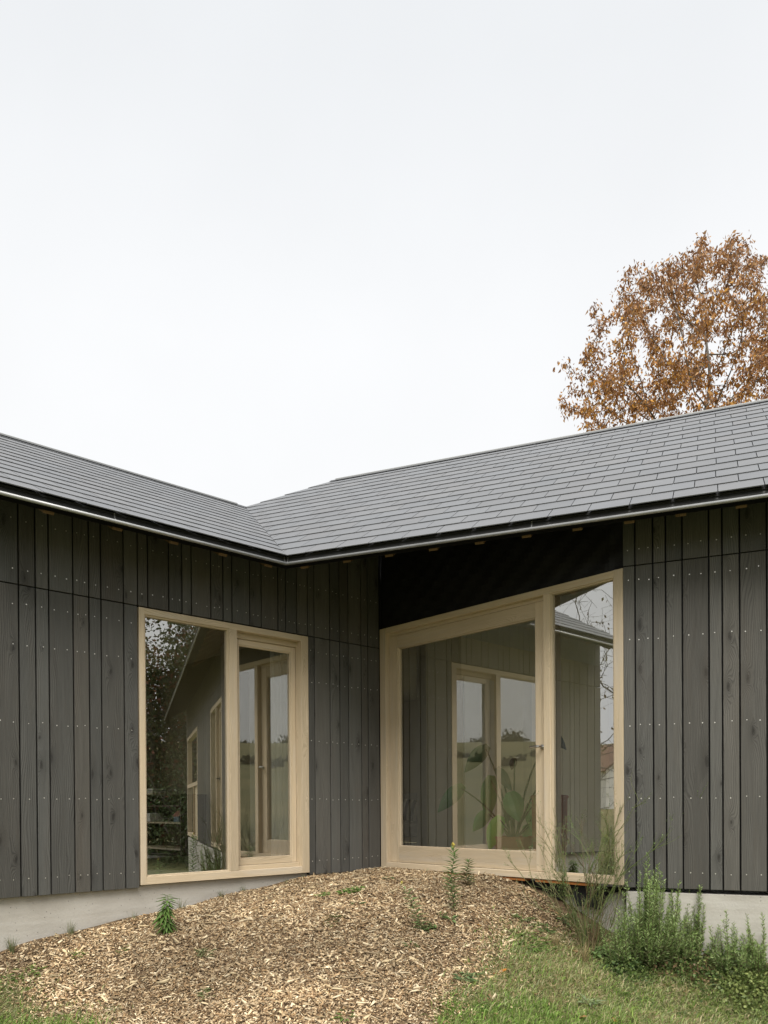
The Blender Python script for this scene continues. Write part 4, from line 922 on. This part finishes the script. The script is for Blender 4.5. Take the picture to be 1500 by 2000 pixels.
def rosemary(px, py, H, spread, ns, label, toward=(0, 0), dens=1.):
    q = gpix(px, py); base = np.array([q[0], q[1], gz(q[0], q[1]) - .01]); t = empty('rosemary_bush', base, label=label, cat='shrub', group=None)
    P, D, L, K = [], [], [], []; m = MB()
    clumps = [(rnd.uniform(0, 6.283), spread * rnd.uniform(.2, .75), rnd.uniform(.55, 1.)) for _ in range(5)]; clumps[0] = (clumps[0][0], spread * .1, 1.)
    for i in range(ns):
        ca_, cr_, ch_ = clumps[i % 5]; cx_ = np.array([math.cos(ca_), math.sin(ca_), 0]) * cr_
        a = rnd.uniform(0, 6.283); r0 = spread * .25 * rnd.random(); sp = spread * math.sqrt(rnd.random()); h = H * ch_ * rnd.uniform(.35, 1.08) * (1.12 - .5 * (sp / spread) ** 2); sp *= .75
        A = np.array([math.cos(a), math.sin(a), 0]); A[:2] += np.array(toward) * .4; b0 = A * r0 + cx_ * .4; top = A * sp + cx_ * .9 + Z3 * h; mid = A * (sp * .9) + cx_ * .8 + Z3 * h * .35 + rng.normal(size=3) * .02
        f = lambda s: b0 * (1 - s) ** 2 + mid * 2 * s * (1 - s) + top * s * s
        pts = [f(s) for s in np.linspace(0, 1, 6)]; m.tube(pts, [.003 * (1 - .7 * s) for s in np.linspace(0, 1, 6)], 4, c=(.13, .10, .06), cap=False)
        nn_ = int(h / .0030 * dens)
        for k in range(nn_):
            s = .12 + .88 * (k + rnd.random()) / nn_; p = f(s); g = nrm(f(min(1, s + .02)) - f(s - .02)); rd = nrm(np.cross(g, rng.normal(size=3)))
            P.append(p); D.append(g * rnd.uniform(.5, 1.3) + rd); L.append(rnd.uniform(.024, .044) * (1.1 - .4 * s)); K.append(s)
    m.build('stem', LEAF, t); P, D, L, K = map(np.array, (P, D, L, K)); n = len(P); V, Fc = blades(P, D, rdir(n), L, L * .2, bend=.1)
    lo = pick([(.12, .19, .055), (.15, .22, .07), (.18, .18, .09)], n, .15); hi = pick([(.29, .40, .13), (.22, .32, .10), (.36, .45, .19)], n, .15); col = np.where(rng.random((n, 1)) < K[:, None], hi, lo)
    mesh_np('foliage', V, Fc, col, LEAF, t); return t
rosemary(1262, 1885, .80, .24, 105, 'tallest rosemary bush against the long plinth, right of the broom shrub')
rosemary(1222, 1895, .50, .15, 44, 'low rosemary growing between the broom shrub and the tallest rosemary', dens=.8)
rosemary(1348, 1880, .54, .17, 64, 'middle rosemary bush with two upright tips in front of the pale plinth')
rosemary(1302, 1885, .42, .17, 48, 'short rosemary filling the gap right of the tallest one', dens=.8)
rosemary(1425, 1905, .42, .19, 70, 'bushy rosemary near the right edge of the picture')
rosemary(1478, 1900, .43, .17, 56, 'rosemary bush cut off by the right edge', dens=.9)
def groundcover(px, py, n, rx, h, label, cols):
    q = gpix(px, py); base = np.array([q[0], q[1], gz(q[0], q[1])]); P = rng.normal(size=(n, 3)) * np.array([rx, rx, 0]); P[:, 2] = ground_z(P[:, 0] + base[0], P[:, 1] + base[1]) - base[2] + h * rng.random(n) * np.exp(-(P[:, 0] ** 2 + P[:, 1] ** 2) / (2 * rx * rx))
    ok = (P[:, :2] + base[:2] - np.array([X2, 0])) @ n3[:2] > .03; P = P[ok]; n = len(P)
    L = rng.uniform(.014, .032, n); V, Fc = blades(P, rdir(n, .3), rdir(n, 2), L, L * .75, bend=.1); o = mesh_np('creeping_shrub', V, Fc, pick(cols, n, .2), LEAF); o.location = base; tag(o, label, 'shrub')
GC = [(.17, .22, .07), (.12, .18, .05), (.24, .27, .10), (.08, .13, .04), (.22, .15, .08)]
groundcover(1290, 1888, 3200, .13, .16, 'low small leaved creeper below the tallest rosemary', GC)
groundcover(1365, 1900, 3200, .14, .14, 'low small leaved creeper below the middle rosemary', GC)
groundcover(1460, 1940, 3000, .14, .13, 'yellowish creeper in the lower right corner', [(.26, .30, .10), (.2, .25, .08), (.15, .2, .06)])
groundcover(1225, 1900, 1800, .09, .14, 'dark creeper between the broom shrub and the rosemary', GC[:2] + [(.06, .10, .03)])
groundcover(1420, 1890, 2200, .12, .12, 'creeper in front of the plinth between two rosemary bushes', GC)

def broom():
    q = gpix(1150, 1850); base = np.array([q[0], q[1], gz(q[0], q[1]) - .01]); t = empty('broom_shrub', base, label='spindly broom shrub with long bare green twigs in front of the side light', cat='shrub')
    V, Fs, cs = [], [], []; m = MB(); nle = []
    lat = R_; dep = np.array([F[0], F[1], 0.]); 
    def twig(p, d, L, r, lev, c):
        pts = [p]; dd = nrm(d); n = 7
        for i in range(n): dd = nrm(dd + rng.normal(size=3) * .07 + np.array([0, 0, .035])); pts.append(pts[-1] + dd * L / n)
        m.tube(pts, [r * (1 - .75 * i / n) for i in range(n + 1)], 4, c=c, cap=False)
        if lev < 3:
            for k in range((6, 4, 2)[lev]):
                i = rnd.randint(2, n - 1); g = nrm(pts[i + 1] - pts[i]); s = nrm(np.cross(g, rng.normal(size=3))); twig(pts[i], g + s * rnd.uniform(.35, .8) + np.array([0, 0, .12]), L * rnd.uniform(.26, .5), r * .58, lev + 1, c)
        else: nle.append(pts[-1])
        if lev >= 1:
            for k in range(2): nle.append(pts[rnd.randint(2, n)])
    for (dx, dz, L) in ((-.62, .62, .95), (-.36, .9, 1.0), (-.12, 1., .95), (.02, 1., 1.12), (.12, 1., .95), (.40, .8, 1.08), (.30, 1., .82), (-.2, .8, .75), (.18, .9, .7), (-.5, .9, .6), (.06, 1, .8), (-.3, 1, .7), (.5, .9, .55)):
        twig(np.array([rnd.uniform(-.06, .06), rnd.uniform(-.06, .06), 0]), lat * dx + Z3 * dz + dep * rnd.uniform(-.3, .18), L, .0055, 0, pick([(.13, .17, .05), (.17, .19, .07), (.14, .11, .06), (.22, .21, .1)], 1)[0])
    for k in range(46):
        a = rnd.uniform(0, 6.283); twig(np.array([math.cos(a), math.sin(a), 0]) * rnd.uniform(0, .14), np.array([math.cos(a) * .35, math.sin(a) * .35, 1]), rnd.uniform(.22, .5), .0028, 2, pick([(.16, .18, .07), (.30, .23, .13), (.11, .14, .05), (.2, .13, .08)], 1)[0])
    m.build('twigs', LEAF, t); P = np.array(nle); n = len(P); L = rng.uniform(.008, .018, n); V, Fc = blades(P, rdir(n, .5), rdir(n), L, L * .35); mesh_np('foliage', V, Fc, pick([(.18, .26, .09), (.14, .2, .07)], n), LEAF, t)
broom()
for k, (px, py, lb) in enumerate(((1085, 1850, 'straw coloured grass clump left of the broom foot'), (1140, 1880, 'tall dry grass clump under the broom shrub'), (1165, 1840, 'dry grass clump between the broom twigs'), (1055,1935,'flattened dry grass tuft in the lawn'), (1080,1960,'second flattened dry tuft, nearer the bottom'))):
    q = gpix(px, py); tuft('dry_grass_tuft', q, 70, (.16, .22, .26, .07, .07)[k], [(.42, .33, .18), (.33, .25, .13), (.24, .22, .1)], lb, spread=.8 if k < 3 else 2., w=.0016)

# fallen leaves
def fallen(px, py, s, c, label):
    q = gpix(px, py); b = np.array([q[0], q[1], gz(q[0], q[1]) + .016]); a = rnd.uniform(0, 6.283); X = np.array([math.cos(a), math.sin(a), .25]); Y = np.array([-math.sin(a), math.cos(a), .1]); m = MB(); ring = []
    for k in range(14):
        an = 2 * math.pi * k / 14; r = s * (1 + .25 * math.cos(an * 5)) * (1 if abs(math.cos(an)) < .8 else 1.25); ring.append(X * r * math.cos(an) + Y * r * .65 * math.sin(an) + Z3 * .25 * s * abs(math.sin(an)))
    for k in range(14): m.face([(0, 0, 0), ring[k], ring[(k + 1) % 14]], c=c)
    o = m.build('fallen_leaf', LEAF); o.location = b; tag(o, label, 'fallen leaf', 'dead leaves on the ground')
for args in ((983, 1903, .026, (.62, .22, .04), 'orange fallen leaf at the edge of the chips and grass'), (968, 1908, .020, (.5, .12, .03), 'red fallen leaf beside the orange one'), (935, 1812, .018, (.62, .34, .08), 'yellow brown leaf on the chips below the tallest weed'),
             (1088, 1788, .026, (.52, .30, .14), 'tan leaf on the mound left of the broom shrub'), (1120, 1862, .026, (.42, .2, .09), 'brown leaf in the dry grass under the broom'), (1138, 1992, .024, (.50, .28, .12), 'tan leaf near the bottom edge'),
             (1388, 1930, .022, (.5, .25, .1), 'tan leaf beside the right thistle'), (1470, 1965, .022, (.5, .2, .07), 'orange brown leaf in the lower right corner'), (843, 1876, .018, (.55, .36, .2), 'round pale leaf on the chips'), (1200, 1998, .02, (.48, .2, .07), 'rusty leaf at the very bottom edge'), (766, 1852, .02, (.5, .36, .22), 'buff leaf in the middle of the chips')):
    fallen(*args)

# ------------------------------------------------------------------ things inside the rooms
def curtain():
    m = MB(); n = 46; f = lambda i: np.array([-.345 + .024 * math.sin(i * 1.25) + .010 * math.sin(i * .6), -.74 - .36 * i / n, 0])
    for i in range(n): a, b = f(i), f(i + 1); m.face([a + Z3 * .01, b + Z3 * .01, b + Z3 * 2.3, a + Z3 * 2.3], c=(.85, .84, .78))
    o = m.build('curtain', foliage('linen', trans=.5, rough=.9), smooth=True); tag(o, 'pale linen curtain hanging inside the narrow recessed door', 'curtain')
curtain()
def sideboard():
    t = empty('shelf_unit', (-3.9, -.3, -.03), label='dark wooden shelf unit inside the left room behind the fixed window', cat='shelves')
    B = lambda nm, x, y, z, mt: (lambda m: (m.box((0, 0, 0), (1, 0, 0), (0, 1, 0), Z3, x, y, z, 'x', 0), m.build(nm, mt, t, bevel=.002)))(MB())
    for z in (.10, .44, .66): B('shelf_board', (-.62, .68), (-.2, .17), (z, z + .022), OAK if z != .66 else DARKWOOD)
    B('back_panel', (-.62, .68), (.15, .17), (0, .82), DARKWOOD)
    for x in (-.62, .66): B('side_panel', (x, x + .022), (-.2, .15), (0, .82), DARKWOOD)
sideboard()
def ibox(name, loc, size, col, label, cat, rot=0, parts=None):
    t = MB(); t.box((0, 0, 0), (math.cos(rot), math.sin(rot), 0), (-math.sin(rot), math.cos(rot), 0), Z3, (-size[0] / 2, size[0] / 2), (-size[1] / 2, size[1] / 2), (0, size[2]), 'x', 0, c1)
    o = t.build(name, simple(name + '_mat', col, .6), bevel=.004); o.location = loc; tag(o, label, cat); return o
ibox('tray', (-4.15, -.42, .795), (.62, .3, .025), (.55, .48, .36), 'pale board resting on top of the dark shelf unit', 'board')
for k, (dx, z, L_, col, lb) in enumerate(((.0, .821, .30, (.62, .62, .55), 'lower book of the pale pile on the shelf unit'), (.02, .851, .28, (.35, .40, .36), 'upper grey green book of the pile on the shelf unit'))):
    o = MB(); o.box((0, 0, 0), (1, 0, 0), (0, 1, 0), Z3, (-L_ / 2, L_ / 2), (-.1, .1), (0, .006), 'x', 0, c1); o.box((0, 0, 0), (1, 0, 0), (0, 1, 0), Z3, (-L_ / 2 + .004, L_ / 2 - .006), (-.094, .096), (.006, .022), 'x', 1, c1); o.box((0, 0, 0), (1, 0, 0), (0, 1, 0), Z3, (-L_ / 2, L_ / 2), (-.1, .1), (.022, .028), 'x', 0, c1)
    o = o.build('book', [simple('cover%d' % k, col, .6), WHITEW]); o.location = (-4.1 + dx, -.42, z); tag(o, lb, 'book')
def box_with_lid(loc):
    t = empty('storage_box', loc, label='white lidded box on the middle shelf', cat='box'); m = MB(); m.box((0, 0, 0), (1, 0, 0), (0, 1, 0), Z3, (-.14, .14), (-.1, .1), (0, .10), 'x', 0, c1); m.build('box_body', WHITEW, t, bevel=.004)
    m = MB(); m.box((0, 0, 0), (1, 0, 0), (0, 1, 0), Z3, (-.146, .146), (-.106, .106), (.085, .115), 'x', 0, c1); m.build('lid', WHITEW, t, bevel=.004)
box_with_lid((-4.25, -.38, .433))
def toy_house(loc):
    t = empty('toy_house', loc, label='tiny toy house with a pink roof on the middle shelf', cat='toy'); m = MB(); m.box((0, 0, 0), (1, 0, 0), (0, 1, 0), Z3, (-.07, .07), (-.06, .06), (0, .08), 'x', 0, c1)
    for s in (-1, 1): m.face([(.07 * s, -.06, .08), (.07 * s, .06, .08), (.07 * s, 0, .14)])
    m.build('wall', simple('toy_blue', (.10, .18, .28), .5), t); m = MB()
    for s in (-1, 1): m.box((0, 0, .15), (1, 0, 0), nrm((0, s * .07, -.07)), nrm((0, s * .07, .07)), (-.085, .085), (0, .105), (-.006, 0), 'x', 0, c1)
    m.build('roof', simple('toy_pink', (.65, .25, .2), .5), t)
toy_house((-3.45, -.38, .433))
def stool():
    t = empty('low_stool', (-3.6, -1.5, -.03), label='low stool with yellow legs inside the fixed window', cat='stool'); y_ = simple('yellow_paint', (.55, .36, .06), .5)
    m = MB(); m.lathe((0, 0, .28), [(0, .0), (.15, 0), (.16, .015), (.15, .03), (0, .03)], 20); m.build('seat', DARKWOOD, t)
    for k in range(3): a = k * 2.09 + .4; m = MB(); m.tube([(.1 * math.cos(a), .1 * math.sin(a), .285), (.15 * math.cos(a), .15 * math.sin(a), 0)], [.016, .012], 8); m.build('leg', y_, t)
stool()
def armchair(loc, rot):
    t = empty('dining_chair', loc, label='pale upholstered chair with a striped cushion seen through the wide door', cat='chair'); t.rotation_euler = (0, 0, rot); fab = simple('pale_fabric', (.42, .41, .38), .9, noise=(.5, .49, .46), scale=40)
    m = MB(); m.box((0, 0, 0), (1, 0, 0), (0, 1, 0), Z3, (-.28, .28), (-.28, .28), (.26, .44), 'x', 0, c1); m.build('seat', fab, t, bevel=.05)
    m = MB(); n = 14
    for i in range(n):
        for j in range(6):
            def P(i, j, o): a = math.pi * (i / n); z = .42 + .40 * j / 6 * (.55 + .45 * math.sin(a)); return (math.cos(a) * (.30 + o), .05 + math.sin(a) * (.28 + o), z)
            for o in (0, .06): q = [P(i, j, o), P(i + 1, j, o), P(i + 1, j + 1, o), P(i, j + 1, o)]; m.face(q if o else q[::-1])
        m.face([P(i, 6, 0), P(i + 1, 6, 0), P(i + 1, 6, .06), P(i, 6, .06)])
    m.build('backrest', fab, t, smooth=True)
    for x in (-.22, .22):
        for y in (-.22, .22): m = MB(); m.tube([(x, y, .27), (x * 1.15, y * 1.15, 0)], [.02, .013], 8); m.build('leg', DARKWOOD, t)
    return t
armchair((-1.22, 1.72, -.025), .75)
m = MB()
for i in range(9):
    for j in range(9):
        P = lambda i, j, s: (-.2 + .4 * i / 9, s * .055 * (1 - (abs(i / 4.5 - 1)) ** 3) * (1 - (abs(j / 4.5 - 1)) ** 3), -.14 + .28 * j / 9)
        cc_ = (.05, .05, .05) if (i + 0) % 2 else (.7, .68, .62)
        for s in (-1, 1): q = [P(i, j, s), P(i + 1, j, s), P(i + 1, j + 1, s), P(i, j + 1, s)]; m.face(q if s < 0 else q[::-1], c=cc_)
o = m.build('cushion', foliage('cushion_cloth', trans=0., rough=.9), smooth=True); o.location = (-1.08, 1.60, .56); o.rotation_euler = (-.4, .1, .5); tag(o, 'black and white striped cushion lying on the pale chair', 'cushion')
def basket(loc):
    t = empty('wicker_basket', loc, label='orange brown basket standing behind the leafy house plant', cat='basket'); om = simple('orange_wicker', (.42, .13, .035), .7, noise=(.3, .08, .02), scale=60, bump=.5)
    m = MB(); m.lathe((0, 0, 0), [(0, .01), (.15, .01), (.17, .3), (.175, .70), (.19, .72), (.175, .74), (.16, .70), (.15, .3), (.13, .05), (0, .05)], 28); m.build('basket_body', om, t, smooth=True)
    m = MB(); m.lathe((0, 0, .3), [(.168, -.02), (.182, 0), (.168, .02)], 28); m.build('band', PINE, t, smooth=True)
basket((1.24, 1.14, -.025)); 
def big_plant(loc):
    t = empty('potted_plant', loc, label='large leaved tropical house plant in a pot behind the wide door', cat='plant')
    m = MB(); m.lathe((0, 0, 0), [(0, .01), (.15, .01), (.19, .30), (.20, .33), (.185, .33), (.175, .30), (0, .28)], 28); m.build('pot', simple('terracotta', (.60, .27, .14), .7), t, smooth=True)
    lat = np.array([R_[0], R_[1], 0.]); st = MB(); lf = MB()
    #          lateral, height of the leaf base, leaf length, width, droop direction
    for (lx, lz, dy, L_, Wd, dirx, col) in ((-.62, 1.02, .0, .42, .20, -.9, (.035, .085, .02)), (-.34, 1.12, .1, .50, .22, -.15, (.045, .11, .03)), (-.10, 1.24, -.1, .30, .14, .6, (.03, .05, .03)), (.40, 1.16, .0, .34, .22, .4, (.03, .04, .03)),
            (-.40, 1.52, .1, .40, .20, -.9, (.03, .06, .03)), (.05, .93, -.1, .34, .26, .3, (.04, .12, .04)), (.20, .80, .05, .42, .28, .2, (.05, .14, .05)), (-.12, .62, -.05, .40, .22, -.3, (.12, .28, .05)), (.10, .52, .1, .34, .24, .4, (.06, .16, .05)), (-.05, .84, .12, .3, .2, -.6, (.04, .05, .03)), (.02, 1.38, .0, .14, .10, -.3, (.06, .04, .03)), (.28, .62, -.1, .34, .2, .9, (.05, .13, .05)), (.40, 1.70, .1, .26, .13, .7, (.02, .03, .03)), (-.30, .70, .0, .3, .18, -.8, (.05, .12, .04))):
        lz = lz * .80; L_ = L_ * .86; Wd = Wd * .9; lx = lx * .85; a = lat * lx + np.array([0, dy, 0]) + Z3 * lz; b0 = lat * (lx * .08) + Z3 * .3; md = lat * (lx * .35) + Z3 * (lz * .75)
        st.tube([b0 * (1 - s) ** 2 + md * 2 * s * (1 - s) + a * s * s for s in np.linspace(0, 1, 9)], [.012 - .006 * s for s in np.linspace(0, 1, 9)], 6, c=(.06, .12, .04))
        d = nrm(lat * dirx + Z3 * -.75 + np.array([0, dy, 0])); s_ = nrm(np.cross(d, nrm(np.cross(d, lat * .2 + np.array([F[0], F[1], .3])))))
        s_ = nrm(np.cross(d, np.array([F[0], F[1], .25]))); nrm_ = np.cross(s_, d); n = 9; prev = None
        for i in range(n + 1):
            u = i / n; w = Wd * math.sin(math.pi * min(1, u * .93 + .09)) ** .8 * (1 - .25 * u) / 2; c0 = a + d * L_ * (u - .12) - nrm_ * (.1 * u * u) * L_ - Z3 * .10 * u * u * L_
            row = [c0 - s_ * w + nrm_ * w * .35, c0 - s_ * w * .5 + nrm_ * w * .08, c0, c0 + s_ * w * .5 + nrm_ * w * .08, c0 + s_ * w + nrm_ * w * .35]
            if prev: 
                for k in range(4): lf.face([prev[k], prev[k + 1], row[k + 1], row[k]], c=tuple(q * 3.3 for q in col))
            prev = row
    st.build('stem', LEAF, t, smooth=True); lf.build('foliage', foliage('glossy_leaf', trans=.15, rough=.3, spec=.5), t, smooth=True)
big_plant((.93, .96, -.025))
